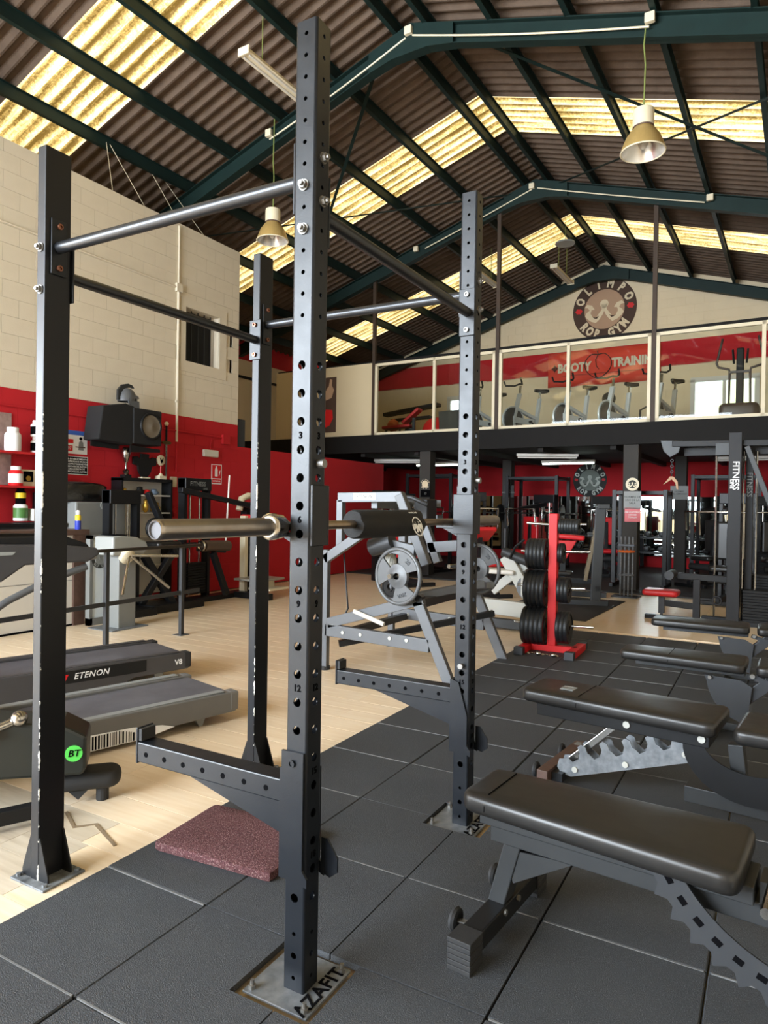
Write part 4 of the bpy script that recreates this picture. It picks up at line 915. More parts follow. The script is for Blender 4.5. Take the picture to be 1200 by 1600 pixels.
# ------------------------------------------------------------ trophy cabinet with its trophies
t = thing('trophy_cabinet', 'black display cabinet with pale shelves below the wall speaker', 'cabinet', (-6.84, 6.31, FZ))
MB().box(-.14,.06,-.44,-.41,0,1.69).build('side_panel', K['black'], t); MB().box(-.14,.06,.41,.44,0,1.69).build('side_panel', K['black'], t); MB().box(-.14,.06,-.44,.44,1.66,1.70).build('top_panel', K['black'], t); MB().box(-.14,-.13,-.41,.41,.1,1.66).build('back_panel', K['wht'], t)
for z in (.5, .9, 1.22, 1.46): MB().box(-.13,.05,-.41,.41,z,z+.018).build('shelf', K['wht'], t)
def cupt(loc, lab, kind):
    t = thing('trophy', lab, 'trophy', loc)
    if kind == 0:
        MB().box(-.05,.05,-.05,.05,0,.04).build('plinth', K['black'], t); MB().lathe([(.05,.04),(.03,.06),(.045,.09),(.016,.12),(.014,.19),(.03,.22),(.05,.28),(.06,.34),(.045,.40)], n=16, c1=False).build('cup', K['steel'], t, smooth=40)
    else:
        MB().box(-.05,.05,-.06,.06,0,.05).lathe([(.045,.05),(.02,.08),(.01,.09)]).build('plinth', K['ivory'], t); MB().cyl((0,0,.08),(0,0,.19),.010,8).build('stem', K['redpad'], t); MB().lathe([(.06,0),(.075,.01),(.075,.02),(.06,.03)], (-.015,0,.27), (1,0,0), 20).build('wreath_disc', K['ivory'], t, smooth=40); MB().prism([(-.03,.03),(0,-.0),(.03,.03),(.018,-.03),(0,-.05),(-.018,-.03)], (.018,0,.275), (0,1,0), (0,0,1), .004).build('dark_motif', K['ink'], t)
cupt((-6.88, 6.02, 1.68), 'tall silver trophy cup with spiral slots on the cabinet', 0); cupt((-6.88, 6.62, 1.68), 'short trophy with a round wreath on the cabinet', 1)
t = thing('shield_plaque', 'black shield-shaped plaque standing between the two trophies', 'plaque', (-6.88, 6.33, 1.68))
MB().prism([(-.05,.02),(.05,.02),(.11,.10),(.12,.17),(.20,.19),(.20,.29),(.13,.30),(.09,.27),(.07,.29),(.07,.34),(-.07,.34),(-.07,.29),(-.09,.27),(-.13,.30),(-.20,.29),(-.20,.19),(-.12,.17),(-.11,.10)], (0,0,0), (0,1,0), (0,0,1), .03).build('shield', K['blackm'], t, bevel=.004); MB().box(-.04,.04,-.07,.07,0,.022).build('foot', K['ivory'], t)
def trinket(y, z, mat, lab, sc): 
    o = MB().lathe([(.02,0),(.045,.02),(.05,.06),(.03,.09),(.035,.11),(.01,.125)], n=12).build('figurine', mat, smooth=50); o.location = (-6.85, y, z); o.scale = sc; tag(o, lab, 'figurine')
trinket(5.97, 1.458, K['gold'], 'small golden figurine at the left of the top cabinet shelf', (1,1,.7)); trinket(6.23, 1.458, K['blackm'], 'black figurine on the top cabinet shelf', (1,1.3,.9)); trinket(6.35, 1.458, K['red'], 'red figurine on the top cabinet shelf', (1,1.4,.6)); trinket(6.48, 1.458, K['bluegrey'], 'blue figurine on the top cabinet shelf', (1,1.5,.7)); trinket(6.50, 1.218, K['gold'], 'round golden figurine on the second cabinet shelf', (1.3,1.6,1.2)); trinket(6.33, 1.218, K['gold'], 'slim golden figurine on the second cabinet shelf', (.9,.8,1.5))
# ------------------------------------------------------------ wall speaker with helmet, sword, signs
t = thing('wall_speaker', 'big black carpeted loudspeaker box on a wall bracket', 'loudspeaker', (XW, 5.93, 2.1))
MB().prism([(-.52,.03),(-.05,.0),(.0,.0),(.02,.50),(-.10,.53),(-.46,.46)], (.20,0,0), (0,1,0), (0,0,1), .30).build('carpet_wedge', K['foam'], t, bevel=.015)
MB().box(.04,.37,.0,.47,.02,.49).build('box', K['foam'], t, bevel=.012)
MB().ring((.375,.28,.27), (1,0,0), .165, .018, 32, 8).build('cone_ring', K['black'], t, smooth=50); MB().lathe([(.155,.0),(.15,.012),(.10,.004),(.05,.02),(.0,.028)], (.37,.28,.27), (1,0,0), 28, False, False).build('cone', mt('speaker_cone', '6d6355', .7, 0, .3, 12, '5d5548'), t, smooth=50)
MB().prism([(-.52,-.05),(-.1,-.06),(-.1,.0),(-.52,.02)], (.2,0,0), (0,1,0), (0,0,1), .02).prism([(-.0,-.09),(.5,-.06),(.5,-.02),(0,.0)], (.30,0,0), (0,1,0), (0,0,1), .02).build('bracket', K['black'], t)
t = thing('helmet', 'grey crested antique-style helmet standing on the wall speaker', 'helmet', (XW+.25, 5.92, 2.605))
MB().rings([[(.10*k*cos(a), .115*k*sin(a)+dy, z) for a in [2*pi*i/20 for i in range(20)]] for z, k, dy in ((.06,.98,-.02),(.12,1.0,-.01),(.17,.93,0),(.21,.72,.0),(.235,.4,0),(.243,.1,0))], False).build('dome', K['grey'], t, smooth=50)
MB().prism([(-.16,.07),(-.155,.20),(-.09,.275),(0,.30),(.07,.285),(.10,.25),(.04,.255),(-.04,.235),(-.10,.17),(-.115,.07)], (0,0,0), (0,1,0), (0,0,1), .035).build('crest', K['benchm'], t)
MB().prism([(-.02,.14),(.10,.14),(.115,.11),(.03,.105),(.02,.075),(.115,.075),(.12,-.01),(.075,-.03),(.02,.0),(-.04,.02),(-.06,.08)], (.085,0,0), (0,1,0), (0,0,1), .02).prism([(.10,.16),(.125,.16),(.125,.02),(.105,.02)], (.03,0,0), (0,1,0), (0,0,1), .03).build('cheek_guard', K['grey'], t)
t = thing('sword', 'long decorative sword hung point down on the red wall', 'sword', (XW+.03, 6.8, 1.58))
MB().prism([(-.018,.62),(.018,.62),(.016,.08),(0,0),(-.016,.08)], (0,0,0), (0,1,0), (0,0,1), .008).build('blade', K['steel'], t); MB().prism([(-.09,.64),(-.06,.615),(.06,.615),(.09,.64),(.05,.66),(-.05,.66)], (0,0,0), (0,1,0), (0,0,1), .03).build('crossguard', mt('aged_brass', '6d5a37', .4, .8), t); MB().cyl((0,0,.66),(0,0,.88),.014,10).build('grip', K['blackm'], t); MB().sphere((0,0,.91),.032,10,6).build('pommel', K['ivory'], t, smooth=50)
o = MB().box(0,.045,-.05,.05,-.075,.075).build('switch_box', K['ivory'], bevel=.006); o.location = (XW, 6.95, 1.66); tag(o, 'ivory electrical switch box on the red wall beside the sword', 'switch box')
o = MB().box(0,.05,-.16,.16,-.055,.055).build('emergency_light', K['wht'], bevel=.015); o.location = (XW, 7.7, 2.22); o.scale = (1,1,1); o.location.z = 2.13; tag(o, 'white emergency light box high on the red wall', 'emergency light')
t = thing('extinguisher_sign', 'red and white fire extinguisher sign on the red wall', 'sign', (XW+.002, 7.86, 1.83)); MB().box(0,.004,-.115,.115,-.17,.14).build('white_border', K['chalk'], t); MB().box(.004,.006,-.10,.10,-.08,.13).box(.004,.006,-.10,.10,-.155,-.095).build('red_field', K['red'], t)
MB().prism([(-.03,-.06),(.03,-.06),(.03,.05),(.015,.075),(.015,.10),(-.015,.10),(-.015,.075),(-.03,.05)], (.007,-.01,.01), (0,1,0), (0,0,1), .002).build('extinguisher_symbol', K['chalk'], t); MB().prism([(.05,-.04),(.07,-.0),(.08,.05),(.06,.03)], (.007,0,0), (0,1,0), (0,0,1), .002).build('flame_symbol', K['chalk'], t); txt('EXTINTOR', .034, basis((.0075,0,-.125), (0,1,0), (0,0,1)), K['chalk'], t)
t = thing('advert_poster', 'blue-topped white advert sheet with a seated figure on the red wall', 'poster', (XW+.002, 5.36, 2.1)); MB().box(0,.003,-.17,.15,-.15,.14).build('sheet', K['poster'], t); MB().box(.003,.004,-.17,.15,.085,.14).build('blue_header', mt('blue_print','3a62b8',.6), t); MB().box(.003,.0045,-.15,-.05,-.02,.03).box(.003,.0045,-.15,-.06,-.12,-.05).build('red_print', K['red'], t)
MB().prism([(.02,-.10),(.10,-.10),(.09,.0),(.06,.02),(.03,.0)], (.004,0,0), (0,1,0), (0,0,1), .001).build('figure_print', K['greyplastic'], t); MB().cyl((.003,.055,.045),(.005,.055,.045),.022,12).build('head_print', K['ink'], t); MB().box(.004,.006,-.02,.12,-.07,-.055).build('desk_print', K['timber'], t); txt('97', .055, basis((.0055,-.105,-.085), (0,1,0), (0,0,1)), K['chalk'], t)
t = thing('notice_sign', 'black notice with white lines of capitals on the red wall', 'sign', (XW+.002, 5.36, 1.81)); MB().box(0,.004,-.18,.16,-.12,.11).build('white_edge', K['chalk'], t); MB().box(.004,.006,-.172,.152,-.112,.102).build('board', K['ink'], t)
txt('ESTE ESTABLECIMIENTO\nSE REPRODUCE MUSICA\nOBRAS PROTEGIDAS POR\nDERECHOS DE AUTOR\nCON LICENCIA DE\nDERECHOS DE AUTOR', .030, basis((.0065,-.01,-.005), (0,1,0), (0,0,1)), K['chalk'], t, ext=.0005, off=.0004, line=1.05)
o = MB().prism([(-.03,-.14),(.03,-.14),(.05,.02),(.06,.14),(-.06,.14),(-.05,.02)], (0,0,0), (0,1,0), (0,0,1), .025).ring((0.01,0,-.05),(1,0,0),.05,.008,16,6).build('hanging_gloves', K['redwall']); o.location = (XW+.03, 6.98, 1.30); tag(o, 'small red relief ornament hung under the switch box', 'ornament')
# ------------------------------------------------------------ supplement shelves
t = thing('wall_shelf', 'upper dark red wall shelf carrying supplement tubs', 'shelf', (XW, 4.2, 1.88)); MB().box(0,.26,-1.0,.75,0,.025).build('board', K['redpad'], t)
t = thing('wall_shelf', 'lower dark red wall shelf with a framed medal', 'shelf', (XW, 4.2, 1.495)); MB().box(0,.26,-1.0,.75,0,.025).build('board', K['redpad'], t)
t = thing('back_counter', 'dark counter below the supplement shelves', 'counter', (XW+.004, 4.2, FZ)); MB().box(0,.40,-1.2,.75,1.08,1.12).build('top', K['black'], t); MB().box(0,.38,-1.2,.73,0,1.08).build('body', K['dgrey'], t)
o = MB().box(0,.012,-.35,.08,-.42,.4).build('stone_panel', mt('pinkish_stone','a99088',.6,0,.9,9,'7b6560')); o.location=(XW+.002,4.42,1.95); tag(o,'mottled pinkish panel on the wall behind the shelves','panel')
def tub(y, z, r, h, lab, body, lid, band, x=-6.83):
    t = thing('supplement_tub', lab, 'tub', (x, y, z))
    MB().lathe([(r*.94,0),(r,.01),(r,h*.70),(r*.82,h*.78),(r*.62,h*.82)], n=18).build('tub_body', body, t, smooth=40); MB().lathe([(r*.72,h*.80),(r*.72,h*.99),(r*.66,h)], n=18).build('lid', lid, t, smooth=40); MB().lathe([(r*1.01,h*.14),(r*1.01,h*.62)], n=18, c0=False, c1=False).build('label_band', band, t, smooth=40)
W_, I_ = K['chalk'], K['ink']
tub(4.42, 1.905, .085, .27, 'white supplement tub at the left end of the upper shelf', W_, W_, W_); tub(4.72, 1.905, .075, .19, 'white tub with a dark band, lower of the stacked pair', W_, W_, I_); tub(4.72, 2.095, .075, .19, 'white tub with a dark band, upper of the stacked pair', W_, W_, I_)
tub(4.46, 1.52, .075, .22, 'red supplement tub on the lower shelf', K['red'], W_, K['poster']); tub(4.78, 1.52, .08, .25, 'white tub with a dark band on the lower shelf', W_, W_, I_); tub(4.52, 1.122, .075, .24, 'white supplement tub with a green band on the counter', W_, I_, mt('green_print','4b7a3a',.5)); tub(4.52, 1.362, .055, .13, 'small black pot with a yellow band stacked on the counter tub', I_, I_, K['yellow'])
t = thing('framed_medal', 'gold medal in a pale frame leaning on the lower shelf', 'frame', (-6.84, 4.61, 1.52)); MB().box(-.01,.01,-.085,.085,0,.19).build('frame', K['ivory'], t, bevel=.004); MB().box(.01,.012,-.06,.06,.05,.17).build('inset', K['ink'], t); MB().cyl((.012,0,.09),(.016,0,.09),.03,16).build('medal', K['gold'], t)
o = MB().box(-.1,.1,-.13,.13,0,.14).build('white_box', K['wht'], bevel=.004); o.location=(-6.82,4.74,1.121); tag(o,'low white box on the counter under the shelves','box')
o = MB().box(-.05,.05,-.06,.06,0,.19).build('dark_carton', K['black'], bevel=.004); o.location=(-6.9,4.80,1.262); tag(o,'dark carton standing on the white box','carton')
# grey speaker on the low wall beyond the block
o = MB().box(-.07,.07,-.09,.09,0,.46).build('column_speaker', K['dgrey'], bevel=.01); o.location = (-7.09,8.46,2.29); tag(o,'dark grey box speaker standing on the low red wall','loudspeaker')
# ------------------------------------------------------------ plate-loaded machine beside the rack
def sub(o): return lambda x, y, z: (x-o[0], y-o[1], z-o[2])
MO = (-2.05, 5.05, FZ); t = thing('plate_loaded_machine', 'large silver plate-loaded row machine behind the racked barbell', 'exercise machine', MO); q = sub(MO)
G, D_ = K['grey'], K['dgrey']
for y, nm in ((4.5, 'near'), (5.65, 'far')):
    MB().bar(q(-1.75,y,.62), q(-1.455,y,FZ), .05, .085, (1,0,0)).build('leg', G, t, bevel=.004)
    MB().box(-1.455-.05+2.05, -1.455+.07+2.05, y-5.05-.05, y-5.05+.05, 0, .008).build('foot_plate', G, t)
    MB().bar(q(-2.60,y,.315), q(-1.64,y,.285), .05, .10, (0,0,1)).build('lower_bar', G, t, bevel=.004)
    MB().bar(q(-2.58,y,.37), q(-1.70,y,.64), .05, .085, (0,0,1)).build('slant_bar', G, t, bevel=.004)
    for x in (-2.42, -2.25, -1.98, -1.83): MB().cyl(q(x,y-.026,.31), q(x,y-.032,.31), .015, 12).build('bolt', K['lgrey'], t)
    MB().bar(q(-2.61,y,FZ), q(-2.61,y,.98), .05, .06, (1,0,0)).build('front_post', G, t, bevel=.004); MB().cyl(q(-2.61,y,FZ), q(-2.61,y,.01), .045, 12).build('rubber_foot', K['rubber'], t)
    MB().bar(q(-2.62,y,.90), q(-2.22,y,1.15), .05, .075, (0,0,1)).build('brow_bar', G, t, bevel=.004)
    MB().cyl(q(-1.73,y-.03,.64), q(-1.73,y+.03,.64), .03, 14).build('pivot', K['black'], t)
MB().bar(q(-2.45,4.5,.29), q(-2.45,5.65,.29), .06, .06).build('cross_bar', D_, t, bevel=.003); MB().bar(q(-1.75,4.5,.60), q(-1.75,5.65,.60), .07, .07).build('cross_bar', D_, t, bevel=.003)
MB().bar(q(-2.55,4.62,.18), q(-1.5,5.5,.42), .06, .05).build('floor_beam', K['black'], t)
# top frame with name badge
MB().bar(q(-2.62,4.7,1.42), q(-2.00,4.7,1.43), .06, .085, (0,0,1)).build('top_beam', G, t, bevel=.006); MB().box(-.41, -.19, 4.7-5.05-.032, 4.7-5.05-.030, 1.405-FZ, 1.455-FZ).build('name_plate', K['chalk'], t)
txt('ETENON', .036, basis((-.30, 4.7-5.05-.0335, 1.43-FZ), (1,0,0), (0,0,1)), K['dlogo'], t, 'name_lettering', .0006, .0003, .25, 1.05)
MB().bar(q(-2.03,4.7,1.45), q(-1.80,4.75,.88), .075, .07, (0,1,0)).build('slant_upright', G, t, bevel=.006); MB().bar(q(-2.6,4.7,1.40), q(-2.6,4.7,.95), .06, .06, (1,0,0)).build('upright', G, t, bevel=.004)
MB().bar(q(-2.36,5.4,1.38), q(-2.36,5.4,.60), .07, .07, (1,0,0)).build('upright', G, t, bevel=.004); MB().bar(q(-2.22,5.4,1.38), q(-2.00,5.4,.85), .07, .06, (0,1,0)).build('slant_upright', G, t, bevel=.004)
MB().bar(q(-2.40,5.4,1.40), q(-2.05,5.55,1.38), .07, .07).bar(q(-2.3,4.75,1.36), q(-2.3,5.4,1.36), .06, .06).build('top_link', G, t, bevel=.004)
MB().tube([q(-2.45,5.3,1.38), q(-2.33,5.2,1.44), q(-2.15,5.15,1.43), q(-2.02,5.2,1.37)], .02, 10).build('handle', D_, t, smooth=50)
MB().box(*[v for p in ((-2.15+2.05,-2.02+2.05),(5.2-5.05,5.4-5.05),(1.24-FZ,1.42-FZ)) for v in p]).build('pivot_block', K['black'], t, bevel=.008)
MB().bar(q(-2.30,4.75,1.05), q(-1.90,4.75,.98), .06, .11, (0,0,1)).build('lever_arm', G, t, bevel=.006); MB().bar(q(-2.10,5.4,.98), q(-1.7,5.4,1.02), .06, .10, (0,0,1)).build('lever_arm', G, t, bevel=.006)
MB().bar(q(-1.9,4.6,.62), q(-1.45,5.1,.72), .07, .06).build('lever_arm', G, t, bevel=.006); MB().bar(q(-1.7,5.5,.65), q(-1.42,5.2,.70), .07, .06).build('lever_arm', G, t, bevel=.006)
MB().cyl(q(-2.30,4.72,1.0), q(-2.10,4.72,1.06), .075, 16).build('roller_pad', K['dgrey'], t, smooth=50); MB().cyl(q(-2.02,4.45,.42), q(-2.3,4.45,.50), .018, 10).build('handle', K['wht'], t)
MB().bar(q(-1.44,4.75,.78), q(-1.40,4.75,.60), .03, .05, (0,1,0)).build('lever_grip', K['black'], t); MB().bar(q(-1.42,4.72,.60), q(-1.38,4.72,.34), .006, .05, (0,1,0)).build('red_white_stop', K['redpad'], t); MB().bar(q(-1.435,4.712,.60), q(-1.395,4.712,.34), .006, .03, (0,1,0)).build('white_scale', K['chalk'], t)
for y, l in ((4.5, .12), (5.62, .12)):
    MB().cyl(q(-1.87,y+.05,.81), q(-1.93,y-.14,.81), .02, 14).build('plate_peg', K['steel'], t, smooth=40)
for k in range(5): MB().ring(q(-2.20-.016*k,4.9,.86), (1,.1,0), .075, .009, 22, 6).build('spring_coil', K['lgrey'], t)
MB().tube([q(-2.5,4.6,.95), q(-2.42,4.55,.5), q(-2.48,4.5,.33)], .008, 6).build('cable', K['black'], t)
def spoke_plate(loc, lab, num, tilt):
    """20 kg tri-grip plate with raised rim"""
    R = .225; t = thing('weight_plate', lab, 'weight plate', loc, tilt)
    gm = mt('grey_cast_plate', '5d5f61', .45, .3, .5, 8, '4f5153', .04, 90) if 'grey_cast_plate' not in bpy.data.materials else bpy.data.materials['grey_cast_plate']
    MB().ring((0,0,0), (0,1,0), R-.014, .017, 44, 8).build('rim', gm, t, smooth=50); MB().lathe([(.026,-.022),(.05,-.022),(.062,-.016),(.095,-.012),(.10,.012),(.06,.016),(.05,.022),(.026,.022)], (0,0,0), (0,1,0), 28, False, False).build('hub', gm, t, smooth=40)
    for k in range(3):
        a0 = radians(20+120*k); P = [(.085*cos(a0+a), .085*sin(a0+a)) for a in (0, .5, 1.0)] + [((R-.022)*cos(a0+a), (R-.022)*sin(a0+a)) for a in (1.12, .84, .56, .28, 0-.05)]
        MB().prism(P, (0,0,0), (1,0,0), (0,0,1), .018).build('web', gm, t)
        if k == 0: txt('20', .05, basis((.15*cos(a0+.5), -.0105, .15*sin(a0+.5)), (sin(a0+.5),0,-cos(a0+.5)), (cos(a0+.5),0,sin(a0+.5))), K['dgrey'], t, 'plate_number', .002, .001)
        if k == 2: txt('ZIVA', .04, basis((.15*cos(a0+.5), -.0105, .15*sin(a0+.5)), (-1*0+cos(a0+.5-pi/2),0,sin(a0+.5-pi/2)), (cos(a0+.5),0,sin(a0+.5))), K['dgrey'], t, 'plate_lettering', .002, .001)
    return t
spoke_plate((-1.885, 4.42, .81), 'grey 20 kg weight plate on the near peg of the silver machine', 20, radians(-10)); spoke_plate((-1.665, 5.56, .80), 'dark-rimmed 20 kg weight plate on the far peg of the silver machine', 20, radians(-14))
o = plate(None, 'weight_plate', (-2.38, 5.2, .62), (.3,1,0), .10, .03); tag(o, 'small black plate low behind the silver machine', 'weight plate')
# ------------------------------------------------------------ cream plate machine behind
MO = (-1.85, 7.35, FZ); t = thing('leg_machine', 'cream-framed leg machine behind the red plate tree', 'exercise machine', MO, 0); q = sub(MO)
LG = K['lgrey']
MB().bar(q(-2.03,7.3,.80), q(-1.52,7.25,.04), .06, .15, (0,0,1)).build('slant_frame', LG, t, bevel=.008); MB().bar(q(-2.20,7.35,.38), q(-1.62,7.35,.86), .06, .10, (0,0,1)).build('slant_frame', LG, t, bevel=.008)
MB().bar(q(-2.35,7.3,.22), q(-1.45,7.2,.20), .10, .17, (0,0,1)).build('base_beam', LG, t, bevel=.008); MB().bar(q(-2.4,7.2,.05), q(-1.4,7.1,.05), .10, .10).build('base_tube', K['benchm'], t, bevel=.006); MB().bar(q(-1.5,7.0,.03), q(-1.45,7.6,.03), .08, .06).build('base_foot', K['benchm'], t)
MB().tube([q(-2.05,7.25,.86), q(-1.58,7.3,.68)], .055, 12).build('roller_pad', D_, t, smooth=50); MB().cyl(q(-1.74,7.25,.46),q(-1.74,7.45,.46),.14,18).build('counterweight', K['grey'], t); MB().bar(q(-2.3,7.35,.62), q(-1.9,7.35,.62), .3, .05).build('seat_pad', K['wht'], t, bevel=.02)
MB().tube([q(-1.95,7.2,.78), q(-1.88,7.2,.92), q(-1.78,7.2,1.0)], .014, 8).tube([q(-1.75,7.2,.70), q(-1.70,7.2,.88), q(-1.62,7.2,.98)], .014, 8).cyl(q(-2.0,7.2,.9), q(-2.0,7.2,1.12), .02, 10).build('handle', K['black'], t)
d = V((.51,-.05,-.76)).normalized(); txt('FITTECH', .085, basis(V(q(-1.79,7.262,.40)) , d, V((.83,0,.56))), K['greyplastic'], t, 'frame_lettering', .001, .001, .2)
o = MB().box(-2.9, -1.6, 8.2, 10.4, FZ, FZ+.01).build('floor_mat', K['backfloor']); o.rotation_euler = (0,0,-DL); tag(o, 'black floor mat under the grey bench station', 'mat')
# ------------------------------------------------------------ bench press station with red pad
MO = tuple(BW(-2.1, 10.1, FZ)); t = thing('bench_station', 'grey bench press station with a red pad behind the plate tree', 'exercise bench', MO, radians(13))
for y in (-.45, .55):
    MB().bar((.12,y,0), (.18,y,1.40), .10, .14, (1,0,0)).build('upright', K['benchm'], t, bevel=.008); MB().box(-.45,.3,y-.06,y+.06,0,.08).build('floor_rail', K['benchm'], t, bevel=.006)
    MB().bar((-.02,y,.35),(.14,y,1.2),.05,.05,(1,0,0)).build('brace', mt('dull_bronze','6b5f4a',.5,.2) if 'dull_bronze' not in bpy.data.materials else bpy.data.materials['dull_bronze'], t, bevel=.004)
    MB().box(.14,.30,y-.08,y+.08,1.38,1.45).box(.0,.16,y-.02,y+.02,.98,1.02).build('bar_holder', K['benchm'], t, bevel=.01)
MB().bar((.15,-.5,.25),(.15,.62,.25),.07,.07).build('cross_bar', K['benchm'], t)
P = [(x,y) for x,y in pad_outline(.52,.28,.30)]; o = MB().cushion([(x-.62,y) for x,y in P], .90, .97, .025).build('red_pad', K['redpad'], t, smooth=50); o.rotation_euler=(0,radians(4),0); MB().prism([(-.55,.90),(-.15,.90),(-.30,.62)], (0,0,0), (1,0,0), (0,0,1), .22).build('red_pad_support', K['redpad'], t, bevel=.01)
MB().bar((-.35,0,.0),(-.35,0,.65),.08,.08,(1,0,0)).bar((-.35,0,.3),(.15,0,.3),.07,.07).build('bench_frame', K['black'], t); MB().cushion([(x-.95,y) for x,y in pad_outline(.75,.26,.28)], .38,.44,.02).build('seat_pad', K['leather'], t, smooth=50)
# barbell stand with upright bars
MO = tuple(BW(-1.72, 11.0, FZ)); t = thing('bar_stand', 'floor stand holding upright short barbells with an orange clip', 'bar stand', MO, -DL)
MB().box(-.2,.2,-.15,.15,0,.02).build('base', K['black'], t)
for x in (-.09,-.03,.03,.09): MB().cyl((x,0,.02),(x,.02,.95),.012,8).build('short_bar', K['zinc'], t)
MB().ring((0,0,.72),(0,0,1),.11,.02,18,6).build('orange_clip', K['orange'], t); MB().ring((0,0,.35),(0,0,1),.11,.01,18,6).build('guide_ring', K['zinc'], t); MB().box(-.12,.12,-.03,.03,.80,.83).build('top_plate', K['dgrey'], t)
def power_rack2(loc, lab, w=1.1, d=.7, h=2.2, mat=None, bar=None):
    t = thing('squat_rack', lab, 'squat rack', loc, -DL, 'racks under the mezzanine'); m = mat or K['black']
    for x in (-w/2, w/2):
        for y in (-d/2, d/2): MB().box(x-.035,x+.035,y-.035,y+.035,0,h).build('upright', m, t, bevel=.003)
        MB().box(x-.03,x+.03,-d/2-.2,d/2+.1,0,.06).build('floor_rail', m, t); MB().box(x-.025,x+.025,-d/2,d/2,h-.08,h-.02).build('side_rail', m, t)
    for y in (-d/2, d/2): MB().box(-w/2,w/2,y-.03,y+.03,h-.08,h-.02).build('top_rail', m, t)
    if bar is not None:
        b = thing('barbell', bar, 'barbell', V(loc)+RB@V((0,-d/2-.05,1.25)), -DL); MB().cyl((-1.05,0,0),(1.05,0,0),.014,10).build('shaft', K['steel'], b)
        for s in (-1, 1): MB().cyl((s*.66,0,0),(s*1.08,0,0),.025,12).build('sleeve', K['steel'], b); MB().lathe([(.02,-.02),(.2,-.02),(.2,.02),(.02,.02)],(s*.72,0,0),(1,0,0),24).build('loaded_plate', K['plate'], b)
    return t
power_rack2(BW(-1.83, 12.75, FZ+.012), 'narrow dark rack standing just behind the notice column', .86, .5, 1.72, K['black'])
# ------------------------------------------------------------ cable tower at the right
MO = tuple(BW(-.06, 9.0, FZ)); t = thing('cable_tower', 'tall dark cable machine with white side lettering and a red seat', 'exercise machine', MO, -DL); bk = mt('tower_charcoal', '1d1d1f', .5, .1, .4, 6, '262628', spec=.3)
MB().box(-.07,.07,-.06,.06,0,2.32).build('upright', bk, t, bevel=.006); txt('FITNESS', .098, basis((.008,-.062,1.80), (0,0,-1), (1,0,0)), K['chalk'], t, 'side_lettering', .0008, .002); txt('LINE', .055, basis((-.032,-.062,1.70), (0,0,-1), (1,0,0)), K['chalk'], t, 'side_lettering', .0008, .001)
MB().bar((-.72,.05,2.21),(.35,.05,2.19),.07,.075,(0,0,1)).build('top_arm', bk, t, bevel=.006); MB().prism([(-.86,2.26),(-.60,2.25),(-.64,2.10),(-.74,2.04),(-.82,2.12)], (0,.05,0),(1,0,0),(0,0,1),.05).build('pulley_housing', K['benchm'], t, bevel=.006)
for k in range(6): MB().ring((-.72,.05,2.0-.035*k),(k%2,1-k%2,0),.016,.005,10,6).build('chain_link', K['dgrey'], t)
MB().prism([(-.82,1.70),(-.80,1.72),(-.74,1.80),(-.70,1.80),(-.65,1.74),(-.64,1.64),(-.66,1.64),(-.675,1.72),(-.72,1.765),(-.80,1.71)],(0,.05,0),(1,0,0),(0,0,1),.03).build('pull_strap', K['tanlogo'], t)
MB().box(-.22,.0,-.02,.14,2.05,2.20).build('arm_bracket', K['benchm'], t, bevel=.004); MB().bar((.12,.0,2.15),(.65,-.05,.70),.06,.09,(0,1,0)).build('slant_brace', K['benchm'], t, bevel=.006)
MB().box(.10,.18,.2,.30,0,2.25).build('rear_upright', bk, t, bevel=.004); txt('FITNESS', .085, basis((.14,.198,1.70), (0,0,-1), (1,0,0)), K['greyplastic'], t, 'side_lettering', .0008, .0012)
MB().bar((-.6,.25,2.12),(.9,.25,2.12),.08,.10).build('rear_top_beam', bk, t)
for x in (-.22,.08,.22,.38,.52): MB().cyl((x,.14,.05),(x,.14,2.1),.012,8).build('guide_rod', K['steel'], t, smooth=40)
for k in range(11): MB().box(.10,.58,.02,.24,.05+k*.035,.081+k*.035).build('stack_plate', K['blackm'], t, bevel=.002)
for k in range(9): MB().box(.0,.40,.34,.54,.30+k*.033,.329+k*.033).build('stack_plate', K['blackm'], t, bevel=.002)
MB().box(.05,.62,.0,.6,0,.05).box(-1.0,.1,-.04,.04,0,.05).build('base_rail', bk, t)
MB().box(-.44,-.36,-.04,.04,0,.53).build('seat_post', bk, t, bevel=.004); MB().bar((-.62,0,.56),(-.05,0,.55),.07,.075).build('thigh_bar', bk, t, bevel=.004); MB().cyl((-.70,-.16,.57),(-.70,.16,.57),.055,16).build('thigh_roller', K['dgrey'], t, smooth=40)
MB().bar((-.80,0,.21),(-.42,0,.19),.05,.075,(0,0,1)).build('seat_arm', bk, t, bevel=.003); MB().box(-.84,-.77,-.03,.03,.08,.30).box(-.82,-.79,-.02,.02,-.0,.10).build('seat_stem', K['dgrey'], t); MB().cushion(rrect(-1.02,-.60,-.16,.16,.05),.30,.375,.03).build('red_seat', K['redpad'], t, smooth=50)
MB().bar((-.35,.1,.04),(.0,.1,.04),.1,.07).ring((-.18,.05,.28),(0,1,0),.05,.01,14,6).build('foot_stop', bk, t)
